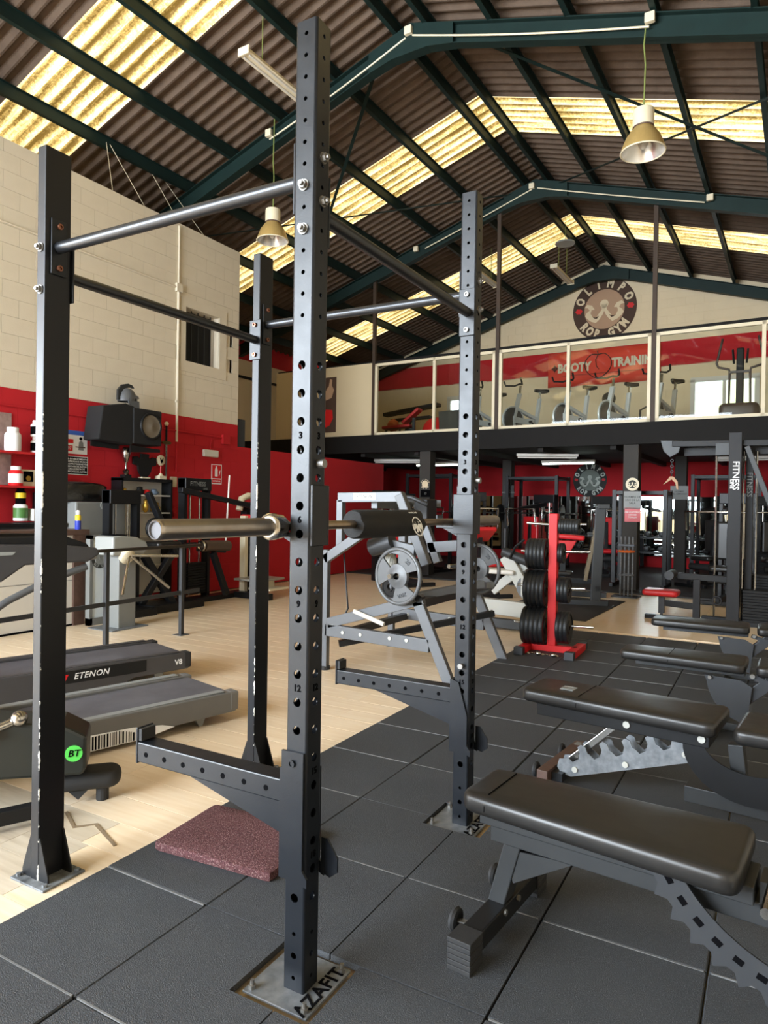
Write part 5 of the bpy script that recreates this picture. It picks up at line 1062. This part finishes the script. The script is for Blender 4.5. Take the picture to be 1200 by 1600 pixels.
# ------------------------------------------------------------ leg machine by the red wall
def stack_tower(t, x, y, w, h, n, head=None):
    MB().box(x-.06,x+.06,y-w/2-.05,y-w/2,0,h).box(x-.06,x+.06,y+w/2,y+w/2+.05,0,h).build('tower_post', K['black'], t)
    MB().box(x-.08,x+.08,y-w/2-.05,y+w/2+.05,h-.17,h).build('tower_head', K['black'], t, bevel=.01)
    for d in (-.09, .09): MB().cyl((x,y+d,.1),(x,y+d,h-.15),.012,8).build('guide_rod', K['steel'], t)
    for k in range(n): MB().box(x-.06,x+.06,y-w/2+.03,y+w/2-.03,.12+k*.036,.150+k*.036).build('stack_plate', K['blackm'], t)
    if head: txt(head, .085, basis((x+.082,y-.02,h-.08),(0,1,0),(0,0,1)), K['greyplastic'], t, 'head_lettering', .0006, .0006)
MO = (-6.35, 7.0, FZ); t = thing('leg_machine', 'black lever machine with a weight stack and small checkered platform', 'exercise machine', MO)
stack_tower(t, -.05, -.20, .40, 1.72, 12, 'FITNESS'); txt('LINE', .045, basis((.034,-.08,1.575),(0,1,0),(0,0,1)), K['greyplastic'], t, 'head_lettering', .0006)
MB().bar((.1,-.62,1.55),(.25,.95,1.30),.10,.07).bar((.0,-.4,1.52),(.1,.9,1.36),.05,.05).build('lever_beam', K['black'], t, bevel=.01)
MB().cyl((.22,.20,1.78),(.2,.16,.75),.012,8).build('cable_rod', K['wht'], t); MB().box(.05,.35,.62,.95,1.12,1.22).build('shoulder_pad', K['redpad'], t, bevel=.03); MB().box(.12,.22,.55,.62,0,1.2).build('post', K['ivory'], t, bevel=.006); MB().box(.0,.12,.70,.95,0,1.4).build('post', K['black'], t)
MB().tube([(.10,.55,1.28),(.10,.6,1.45),(.10,.75,1.50),(.10,.98,1.48)], .05, 10).build('arched_guard', K['ivory'], t, smooth=50)
MB().cyl((.3,-.38,.80),(.3,.10,.78),.075,16).build('roller_pad', mt('brown_vinyl','4a3b31',.4), t, smooth=50); MB().ring((.3,-.42,.80),(0,1,0),.06,.02,16,6).build('adjust_wheel', K['steel'], t); MB().bar((.3,-.2,.70),(.28,.1,.1),.08,.07,(1,0,0)).bar((.1,-.3,.75),(.3,.05,.72),.07,.07).build('pad_arm', K['black'], t, bevel=.005)
MB().box(.15,.65,.40,.95,.26,.29).build('checker_platform', mt('checker_plate','b8b2a4',.4,.5,.9,60,'8b8577',.6,70), t); MB().box(.45,.5,.45,.9,.10,.26).box(.3,.7,.55,1.0,.12,.15).build('platform_step', K['ivory'], t); MB().box(.1,.75,.45,.56,.0,.09).box(-.1,.12,-.5,.9,0,.07).build('base_rail', K['black'], t, bevel=.006)
MO = (-6.2, 5.6, FZ); t = thing('chest_machine', 'black weight machine behind the turnstile', 'exercise machine', MO)
stack_tower(t, -.10, -.12, .36, 1.52, 14); MB().bar((.05,.15,1.50),(.12,.55,.70),.06,.09,(1,0,0)).bar((.0,.1,.1),(.10,.62,.85),.08,.08,(1,0,0)).bar((.08,.62,.80),(.05,.95,.82),.1,.06).build('slant_frame', K['black'], t, bevel=.01)
MB().bar((0,.15,.7),(.1,.55,.05),.08,.08,(1,0,0)).build('slant_frame', K['black'], t); MB().cushion(rrect(-.1,.2,.2,.6,.05),.80,.88,.03).build('seat_pad', K['leather'], t, smooth=50); MB().box(-.2,.3,-.3,.1,0,.09).box(-.15,.25,.1,.95,0,.10).build('base_rail', K['black'], t, bevel=.01); MB().sphere((.1,.22,1.05),.14,12,8,(.5,1,1)).build('cam', K['blackm'], t, smooth=50)
# ------------------------------------------------------------ emblems and notices
emblem('wall_emblem', 'big round brown gym emblem painted high on the gable wall', FRONT(-3.68, Y1-.014, 6.36), .78, (K['brownlogo'], K['tanlogo'], K['skin'], K['red']))
emblem('wall_emblem', 'round grey gym emblem on the red wall under the mezzanine', FRONT(-3.95, Y1-.062, 2.09), .42, (K['dlogo'], K['glogo'], K['plogo'], K['red']))
emblem('column_emblem', 'small pale emblem on the grey notice column', FRONT(-1.84, 11.928, 1.79), .11, (K['ivory'], K['dlogo'], K['ivory'], K['red']), small=True)
emblem('column_emblem', 'small pale emblem on the dark column behind the barbell', FRONT(-5.82, 11.932, 1.81), .11, (K['dlogo'], K['skin'], K['skin'], K['red']), small=True)
def notice(x, y, z, w, h, lab, base, ink, body):
    t = thing('notice', lab, 'notice', BW(x, y, z), -DL); MB().box(-w/2,w/2,-.004,0,-h/2,h/2).build('sheet', base, t); txt(body, h*.16, basis((0,-.005,0),(1,0,0),(0,0,1)), ink, t, 'printed_text', .0003, .0003, line=1.1)
notice(-1.835, 11.927, 1.52, .28, .30, 'grey printed notice on the grey column', K['greyplastic'], K['dlogo'], 'NORMAS DE\nUSO DE LA\nSALA'); notice(-1.83, 11.927, 1.27, .26, .24, 'red and white printed notice under the grey one', K['redpad'], K['chalk'], 'OBLIGATORIO\nUSO DE\nTOALLA')
notice(-5.81, 11.932, 1.62, .22, .14, 'small dark plaque on the column behind the barbell', K['ink'], K['greyplastic'], 'GYM\nROP'); notice(-5.20, 14.885, 1.74, .26, .28, 'small dark sign on the deep black column', K['dlogo'], K['greyplastic'], 'ZONA\nMUSCULACION'); notice(-1.52, 14.885, 1.72, .34, .28, 'pale printed notice on the deep right-hand column', K['greyplastic'], K['dlogo'], 'NORMAS\nDEL GIMNASIO')
# poster on the beige mezzanine panel
t = thing('bodybuilder_poster', 'tall dark poster of a muscular figure on the beige mezzanine panel', 'poster', BW(-8.28, 11.978, 3.55), -DL)
MB().box(-.22,.22,-.004,0,-.60,.60).build('sheet', K['brownlogo'], t); MB().prism([(-.05,.10),(.10,.15),(.16,.32),(.10,.42),(0,.40),(-.10,.25)],(0,-.005,0),(1,0,0),(0,0,1),.002).prism([(.02,.40),(.10,.42),(.11,.54),(.05,.56)],(0,-.005,0),(1,0,0),(0,0,1),.002).build('figure_print', K['tanlogo'], t); MB().prism([(-.05,-.1),(.12,-.12),(.14,-.3),(.05,-.45),(-.08,-.5),(-.1,-.25)],(0,-.005,0),(1,0,0),(0,0,1),.002).build('red_print', K['red'], t)
# ------------------------------------------------------------ banner on the gable wall
t = thing('wall_banner', 'red fabric banner with a peach outline and training lettering', 'banner', BW(-3.70, Y1-.03, 4.93), -DL)
b = MB(); n = 24; vs = []; fs = []
for i in range(n+1):
    x = -1.38+2.76*i/n
    for j in range(5):
        vs.append((x, -.012*sin(i*1.3+j*.8)-.014, -.44+.88*j/4 + .01*sin(i*.9)))
for i in range(n):
    for j in range(4): fs.append((i*5+j, (i+1)*5+j, (i+1)*5+j+1, i*5+j+1))
b.add(vs, fs); bo = b.build('fabric', K['banner'], t, smooth=60); so = bo.modifiers.new('solid', 'SOLIDIFY'); so.thickness = .003
txt('BOOTY', .30, basis((-.70,-.034,.02),(1,0,0),(0,0,1)) @ MX.Diagonal((.82,1,1,1)), K['ivory'], t, 'banner_lettering', .001, .015); txt('TRAINING', .30, basis((.80,-.034,.06),(1,0,0),(0,0,1)) @ MX.Diagonal((.80,1,1,1)), K['ivory'], t, 'banner_lettering', .001, .015)
pk = [(.30*sin(a)*(1+.10*abs(sin(a))), .30*cos(a)-(.05 if abs(a-pi) < .9 else 0)*(1-abs(a-pi)/.9) - (.06*(1-abs(a)/.5) if a < .5 else .06*(1-abs(2*pi-a)/.5) if a > 2*pi-.5 else 0)) for a in [2*pi*i/40 for i in range(41)]]
MB().tube([(-.10+x,-.036,.06+y) for x, y in pk], .012, 6).tube([(-.10,-.036,.31),(-.16,-.036,.18),(-.14,-.036,.02),(-.08,-.036,-.06)], .010, 6).tube([(-.10,-.036,.30),(-.12,-.036,.40)], .012, 6).build('peach_outline', K['brownlogo'], t)
MB().ring((-1.20,-.036,.04),(0,1,0),.05,.012,14,6).bar((-1.20,-.036,-.06),(-1.20,-.036,.14),.02,.006,(0,1,0)).bar((-1.29,-.036,.04),(-1.11,-.036,.04),.02,.006,(0,1,0)).build('banner_badge', K['brownlogo'], t); MB().box(-1.0,1.35,-.035,-.033,-.17,-.16).build('underline', K['brownlogo'], t)
# ------------------------------------------------------------ mezzanine equipment
MZ = 2.80
def spin_bike(loc, rz, lab):
    t = thing('spin_bike', lab, 'exercise bike', loc, rz, 'spin bikes behind the mezzanine glazing')
    F, B_ = K['bikeframe'], K['blackm']
    MB().bar((-.05,.45,.10),(-.05,-.5,.10),.05,.06).build('base_beam', F, t); MB().box(-.25,.25,-.54,-.48,0,.06).box(-.25,.25,.42,.48,0,.06).build('stabiliser', F, t)
    MB().bar((0,-.38,.30),(0,-.22,.86),.06,.09,(1,0,0)).bar((0,.22,.30),(0,.30,.80),.06,.08,(1,0,0)).bar((0,-.30,.55),(0,.26,.36),.06,.09,(1,0,0)).bar((0,-.36,.12),(0,-.38,.40),.05,.08,(1,0,0)).bar((0,.2,.12),(0,.2,.4),.05,.08,(1,0,0)).build('frame', F, t, bevel=.01)
    MB().lathe([(.02,-.02),(.23,-.025),(.245,-.01),(.245,.01),(.23,.025),(.02,.02)],(0,-.38,.32),(1,0,0),28).build('flywheel', K['dgrey'], t, smooth=40); MB().ring((0,-.38,.32),(1,0,0),.26,.02,28,6).build('guard', F, t, smooth=50)
    MB().prism([(-.10,.36),(.12,.36),(.12,.24),(-.38,.26),(-.38,.38)],(.05,0,0),(0,1,0),(0,0,1),.02).build('chain_cover', K['bikeframe'], t, bevel=.006)
    MB().cyl((0,-.22,.86),(0,-.20,1.02),.024,10).cyl((0,.30,.80),(0,.31,.93),.024,10).build('stem', K['steel'], t); MB().tube([(-.26,-.42,1.13),(-.25,-.38,1.04),(-.12,-.26,1.03),(0,-.22,1.06),(.12,-.26,1.03),(.25,-.38,1.04),(.26,-.42,1.13)], .019, 8).build('handlebar', B_, t, smooth=50)
    MB().cushion([(x,y+.20) for x, y in [(-.03,-.02),(.03,-.02),(.05,.10),(.11,.18),(.11,.26),(0,.29),(-.11,.26),(-.11,.18),(-.05,.10)]],.93,.995,.02).build('saddle', B_, t, smooth=50)
    MB().cyl((-.10,0,.30),(.10,0,.30),.03,10).bar((.10,0,.30),(.10,.12,.20),.02,.03,(1,0,0)).bar((-.10,0,.30),(-.10,-.12,.40),.02,.03,(1,0,0)).box(.10,.20,.08,.17,.18,.205).box(-.20,-.10,-.17,-.08,.39,.415).build('pedal_crank', K['dgrey'], t)
    return t
bl = ['spin bike half hidden behind the far rack upright', 'spin bike in the pane left of the banner', 'spin bike below the first half of the banner lettering', 'spin bike below the peach drawing', 'spin bike just right of the banner edge']
pos = [-5.05, -4.16, -3.17, -2.36, -1.52]; b0 = spin_bike(BW(pos[0], 13.2, MZ), radians(-25), bl[0])
for i in range(1, 5): dup(b0, BW(pos[i], 13.2, MZ), radians((-25, -32, -28, -24, -20)[i]), bl[i])
t = thing('elliptical_trainer', 'dark elliptical trainer with two tall arms behind the right glazing', 'exercise machine', BW(-.34, 13.3, MZ), -DL); E_ = mt('elliptical_brown', '3a2b27', .45)
MB().box(-.06,.06,-.05,.05,.2,1.42).build('mast', K['blackm'], t, bevel=.02); MB().cushion(rrect(-.30,.32,-.4,.4,.1),.05,.42,.08).build('flywheel_shell', E_, t, smooth=50)
for s in (-1, 1): MB().tube([(s*.17,-.05,.35),(s*.16,-.05,.98),(s*.17,-.05,1.05),(s*.34,-.05,1.10),(s*.37,-.05,1.17),(s*.28,-.05,1.60)], .02, 8).build('swing_arm', E_, t, smooth=50); MB().tube([(s*.10,0,1.15),(s*.12,-.02,1.40)], .018, 8).build('fixed_grip', K['black'], t); MB().box(s*.2-.08,s*.2+.08,-.7,-.1,.10,.16).build('pedal', K['black'], t)
MB().bar((-.16,-.05,1.0),(.16,-.05,1.0),.04,.04).build('arm_pivot', E_, t); MB().box(-.25,.25,-.8,.6,0,.05).build('base', K['black'], t)
o = MB().sphere((0,0,0), .33, 24, 14).build('exercise_ball', K['red'], smooth=60); o.location = BW(-6.75, 14.2, MZ+.33); tag(o, 'big red exercise ball behind the left mezzanine glazing', 'exercise ball')
t = thing('reclined_bench', 'red padded bench with black frame beside the exercise ball', 'bench', BW(-7.45, 13.6, MZ), -DL+radians(8)); MB().bar((-.35,0,.38),(.35,0,.42),.3,.07).bar((.15,0,.48),(.55,0,.80),.28,.07).build('red_pad', K['redpad'], t, bevel=.02); MB().bar((-.4,0,.1),(.4,0,.35),.06,.06).box(-.4,.5,-.2,.2,0,.06).bar((.4,0,.05),(.4,0,.6),.06,.06,(1,0,0)).build('frame', K['black'], t)
t = thing('abdominal_machine', 'black tilted frame machine behind the left mezzanine pane', 'exercise machine', BW(-7.7, 14.6, MZ), -DL); MB().bar((-.7,0,.85),(.8,0,1.02),.25,.08).bar((-.5,0,.7),(.55,.1,.75),.2,.06).bar((-.2,0,.1),(.1,0,.9),.08,.08,(1,0,0)).box(-.5,.5,-.3,.3,0,.08).build('frame', K['black'], t); MB().sphere((-.35,-.2,.55),.16,12,8,(1,.8,1)).build('weight_ball', K['orange'], t, smooth=50); MB().ring((-.35,-.2,.4),(0,1,0),.2,.03,18,6).build('hoop', K['dgrey'], t)
t = thing('leaning_board', 'dark grey padded board leaning behind the glazing beside the ball', 'padded board', BW(-6.0, 13.5, MZ), -DL); MB().prism([(-.30,.10),(.30,.02),(.33,.70),(-.33,.68)],(0,0,0),(1,0,0),(0,0,1),.08).build('board', mt('dark_olive_vinyl','38362f',.5), t, bevel=.01); MB().box(-.25,.25,-.02,.25,0,.05).build('foot', K['black'], t)
t = thing('ball_rack', 'short upright rack of three round medicine balls between the spin bikes', 'ball rack', BW(-2.88, 14.6, MZ), -DL); MB().bar((0,.1,0),(0,.1,1.0),.06,.06,(1,0,0)).box(-.2,.2,-.1,.3,0,.04).build('stand', K['redpad'], t)
for z, r in ((.22,.19),(.55,.17),(.88,.14)): MB().sphere((0,-.05,z), r, 16, 10).build('ball', K['blackm'], t, smooth=60)
t = thing('ab_chair', 'dark curved-frame abdominal chair right of the banner peach', 'exercise machine', BW(-2.15, 15.6, MZ), -DL); MB().tube([(-.3,0,.1),(-.3,0,.75),(-.1,0,.85),(.2,0,.82),(.3,0,.6),(.2,0,.45)], .025, 8).build('frame', K['black'], t); MB().box(-.3,.25,-.2,.2,.25,.55).build('seat', K['dgrey'], t, bevel=.05); MB().box(-.35,.35,-.25,.25,0,.05).build('base', K['black'], t)
t = thing('tall_pad', 'tall blue-grey padded panel at the right edge of the banner bay', 'padded panel', BW(-1.86, 13.9, MZ), -DL); MB().prism([(-.08,.0),(.08,.0),(.08,.75),(.10,1.25),(-.02,1.25),(-.08,.75)],(0,0,0),(1,0,0),(0,0,1),.2).build('panel', K['bluegrey'], t, bevel=.02)
t = thing('step_bench', 'low dark frame on the mezzanine floor left of the second bike', 'bench frame', BW(-4.62, 14.2, MZ), -DL); MB().box(-.25,.25,-.1,.1,.05,.12).bar((-.2,0,.1),(-.1,0,.4),.03,.03).bar((.12,0,.1),(.12,0,.35),.03,.03,(1,0,0)).box(-.25,-.2,-.15,.15,0,.06).box(.2,.25,-.15,.15,0,.06).build('frame', K['black'], t)
# ------------------------------------------------------------ lamps
def highbay(x, y, ztop, zm, lab):
    t = thing('high_bay_lamp', lab, 'pendant lamp', BW(x, y, zm), -DL, 'high bay lamps')
    MB().lathe([(.215,0),(.222,.01),(.205,.06),(.17,.15),(.115,.225),(.095,.25)], n=32, c0=False, c1=False).build('shade', K['lampcone'], t, smooth=40); MB().lathe([(.213,.004),(.19,.05),(.15,.13),(.08,.2),(.0,.22)], n=28, c0=False, c1=False).build('reflector', K['lampglass'], t, smooth=40)
    MB().ring((0,0,.003),(0,0,1),.218,.008,32,6).build('rim', K['ivory'], t, smooth=50); MB().lathe([(.095,.25),(.105,.255),(.105,.42),(.10,.435),(.06,.44)], n=24).build('ballast_housing', K['ivory'], t, smooth=40); MB().ring((0,0,.255),(0,0,1),.10,.008,24,6).build('clamp_ring', K['timber'], t)
    MB().sphere((0,0,.11),.05,12,8,(1,1,1.6)).build('bulb', K['wht'], t, smooth=60); MB().tube([(0,0,.44),(.01,0,.9),(-.008,0,1.1),(.005,0,ztop-zm)], .008, 6).build('cord', K['cord'], t)
highbay(-.83, 7.18, 6.30, 5.03, 'big high bay lamp hanging at the upper right'); highbay(-5.78, 7.18, 6.75, 5.05, 'high bay lamp hanging in front of the left roof strip')
def fluoro(x, y, z, L, ang, lab, cords):
    t = thing('fluorescent_fitting', lab, 'ceiling light', BW(x, y, z), -DL+ang, 'hanging strip lights'); MB().prism([(-.08,0),(.08,0),(.06,.05),(.03,.07),(-.03,.07),(-.06,.05)],(0,0,0),(0,1,0),(0,0,1),L).build('housing', K['ivory'], t); MB().cyl((-L/2+.04,-.04,-.006),(L/2-.04,-.04,-.006),.013,8).build('tube', K['wht'], t); MB().cyl((-L/2+.04,.04,-.006),(L/2-.04,.04,-.006),.013,8).build('tube', K['wht'], t)
    MB().box(-L/2-.02,-L/2,-.08,.08,-.02,.07).build('end_cap', K['ivory'], t); MB().box(L/2,L/2+.02,-.08,.08,-.02,.07).build('end_cap', K['ivory'], t)
    for dx, h in cords: MB().cyl((dx,0,.07),(dx,0,h),.006,6).build('cord', K['cord'], t)
fluoro(-4.87, 6.3, 6.47, 1.4, radians(90), 'unlit strip light hanging beside the top of the rack', ((.25,.62),(-.4,.62))); fluoro(-4.05, 15.0, 6.58, 1.25, radians(90), 'unlit strip light hanging near the gable wall emblem', ((.3,.7),(-.3,.7))); fluoro(-5.18, 13.3, 6.2, 1.2, radians(90), 'unlit strip light seen past the far rack upright', ((.3,.75),(-.3,.75)))
t = thing('disc_lamp', 'pale disc-shaped shade hanging under the far roof strip', 'pendant lamp', BW(-3.76, 14.2, 6.98), -DL); MB().lathe([(.02,.05),(.2,.02),(.21,0),(.2,-.01),(.0,.0)], n=24).build('shade', K['paleplastic'], t, smooth=40); MB().cyl((0,0,.05),(0,0,.45),.005,6).build('cord', K['cord'], t)
def tubelight(x, y, L, lab, ang=0, on=True):
    t = thing('tube_light', lab, 'ceiling light', BW(x, y, 2.33), -DL+ang, 'tube lights under the mezzanine'); MB().box(-L/2,L/2,-.05,.05,.02,.07).build('housing', K['wht'], t); MB().cyl((-L/2+.02,0,0),(L/2-.02,0,0),.016,10).build('tube', K['tube'] if on else K['wht'], t)
tubelight(-3.68, 14.4, 1.15, 'lit tube light above the grey emblem'); tubelight(-6.62, 14.1, 1.2, 'lit tube light behind the dark column'); tubelight(-3.55, 12.6, 1.15, 'unlit strip under the mezzanine edge by the lit tube', radians(25), False); tubelight(-6.95, 13.0, 1.3, 'unlit strip light left of the dark column', radians(20), False); tubelight(-.2, 14.4, 1.2, 'unlit strip above the right-hand machines', 0, False)
# ------------------------------------------------------------ machines under the mezzanine
GF = FZ+.012
power_rack2(BW(-6.9, 14.6, GF), 'black rack deep under the mezzanine on the left', 1.15, .9, 2.15, bar='loaded barbell on the left rack under the mezzanine'); power_rack2(BW(-4.6, 15.2, GF), 'black rack with a barbell below the lit tube', 1.15, .9, 2.1, bar='loaded barbell on the rack below the lit tube'); power_rack2(BW(-.7, 15.4, GF), 'black rack near the right-hand mirrors', 1.15, .9, 2.1)
def station(x, y, rz, lab, pad):
    t = thing('weight_station', lab, 'exercise machine', BW(x, y, GF), rz, 'weight stations under the mezzanine')
    stack_tower(t, -.5, 0, .42, 1.65, 14); MB().bar((-.5,0,1.45),(.35,0,1.35),.07,.08).bar((-.45,0,.06),(.7,0,.06),.08,.1).bar((.05,0,.06),(.0,0,1.1),.07,.07,(1,0,0)).box(.62,.7,-.3,.3,0,.06).build('frame', K['black'], t, bevel=.006)
    MB().cushion(rrect(.0,.42,-.2,.2,.06),.46,.54,.03).build('seat_pad', pad, t, smooth=50); MB().box(-.06,.02,-.18,.18,.62,1.2).build('back_pad', pad, t, bevel=.03); MB().tube([(.3,-.35,1.0),(.35,-.35,1.35),(.35,.35,1.35),(.3,.35,1.0)], .02, 8).build('handle', K['steel'], t, smooth=50); MB().cyl((.38,-.2,.35),(.38,.2,.35),.06,12).build('roller', K['rubber'], t, smooth=50)
station(-8.3, 13.6, radians(-60), 'black weight station beside the low red wall end', K['redpad']); station(-4.1, 13.3, radians(-110), 'black weight station with red pads behind the plate tree', K['redpad']); station(-2.9, 14.6, radians(-70), 'black weight station with red pads behind the bench station', K['redpad']); station(-.75, 13.7, radians(-120), 'dark weight station with black pads right of the notice column', K['leather']); station(.2, 13.9, radians(-80), 'dark weight station behind the cable tower', K['leather']); station(-5.5, 10.4, radians(-30), 'dark weight station behind the silver machine', K['redpad']); station(-6.45, 12.9, radians(-20), 'black weight station against the low red wall', K['leather']); station(-4.4, 11.2, radians(-60), 'black weight station between the dark column and silver machine', K['leather']); station(-.3, 11.4, radians(-100), 'dark low station just beyond the cable tower', K['leather'])
t = thing('dumbbell_rack', 'long dark two-tier dumbbell rack in front of the mirrors', 'dumbbell rack', BW(-2.6, 16.75, GF), -DL); MB().box(-2.2,2.2,-.18,.12,.70,.74).box(-2.2,2.2,-.3,0,.36,.40).build('tier', K['black'], t)
for x in (-2.2, 0, 2.15): MB().bar((x,.15,0),(x,.05,.8),.06,.08,(1,0,0)).box(x-.03,x+.03,-.4,.2,0,.05).build('rack_leg', K['black'], t)
ORD = 'one two three four five six seven eight nine ten eleven twelve thirteen fourteen'.split(); d0 = None
for z, yy in ((.74,-.03),(.40,-.15)):
    for i in range(14):
        p = BW(-2.6-2.05+i*.315, 16.75+yy, GF+z+.065); r = .065
        if d0 is None:
            d0 = thing('dumbbell', '', 'dumbbell', p, -DL, 'dumbbells on the long rack'); MB().cyl((0,-.14,0),(0,.14,0),.014,8).build('handle', K['steel'], d0); MB().lathe([(.02,0),(.062,.01),(.064,.08),(.02,.09)],(0,-.15,0),(0,1,0),14).build('head', K['plate'], d0, smooth=40); MB().lathe([(.02,0),(.062,.01),(.064,.08),(.02,.09)],(0,.06,0),(0,1,0),14).build('head', K['plate'], d0, smooth=40); d = d0
        else: d = dup(d0, p, -DL)
        d['label'] = 'black dumbbell number %s from the left on the %s rack tier' % (ORD[i], 'upper' if z > .5 else 'lower')
t = thing('vertical_knee_raise', 'white framed dip station reflected beside the black rack', 'exercise machine', BW(-3.2, 16.0, GF), -DL) if 0 else None
t = thing('preacher_bench', 'small bench with a tilted red pad behind the silver machine', 'exercise bench', BW(-3.75, 9.9, FZ), radians(-40)); MB().bar((-.1,0,.85),(.2,0,1.05),.4,.07).build('red_pad', K['redpad'], t, bevel=.02); MB().cushion(rrect(.25,.6,-.17,.17,.05),.48,.55,.025).build('red_seat', K['redpad'], t, smooth=50); MB().bar((0,0,0),(0,0,.9),.07,.07,(1,0,0)).bar((-.2,0,.05),(.6,0,.05),.07,.08).bar((.42,0,.05),(.42,0,.5),.06,.06,(1,0,0)).box(-.25,-.18,-.3,.3,0,.06).box(.55,.62,-.25,.25,0,.06).build('frame', K['black'], t)
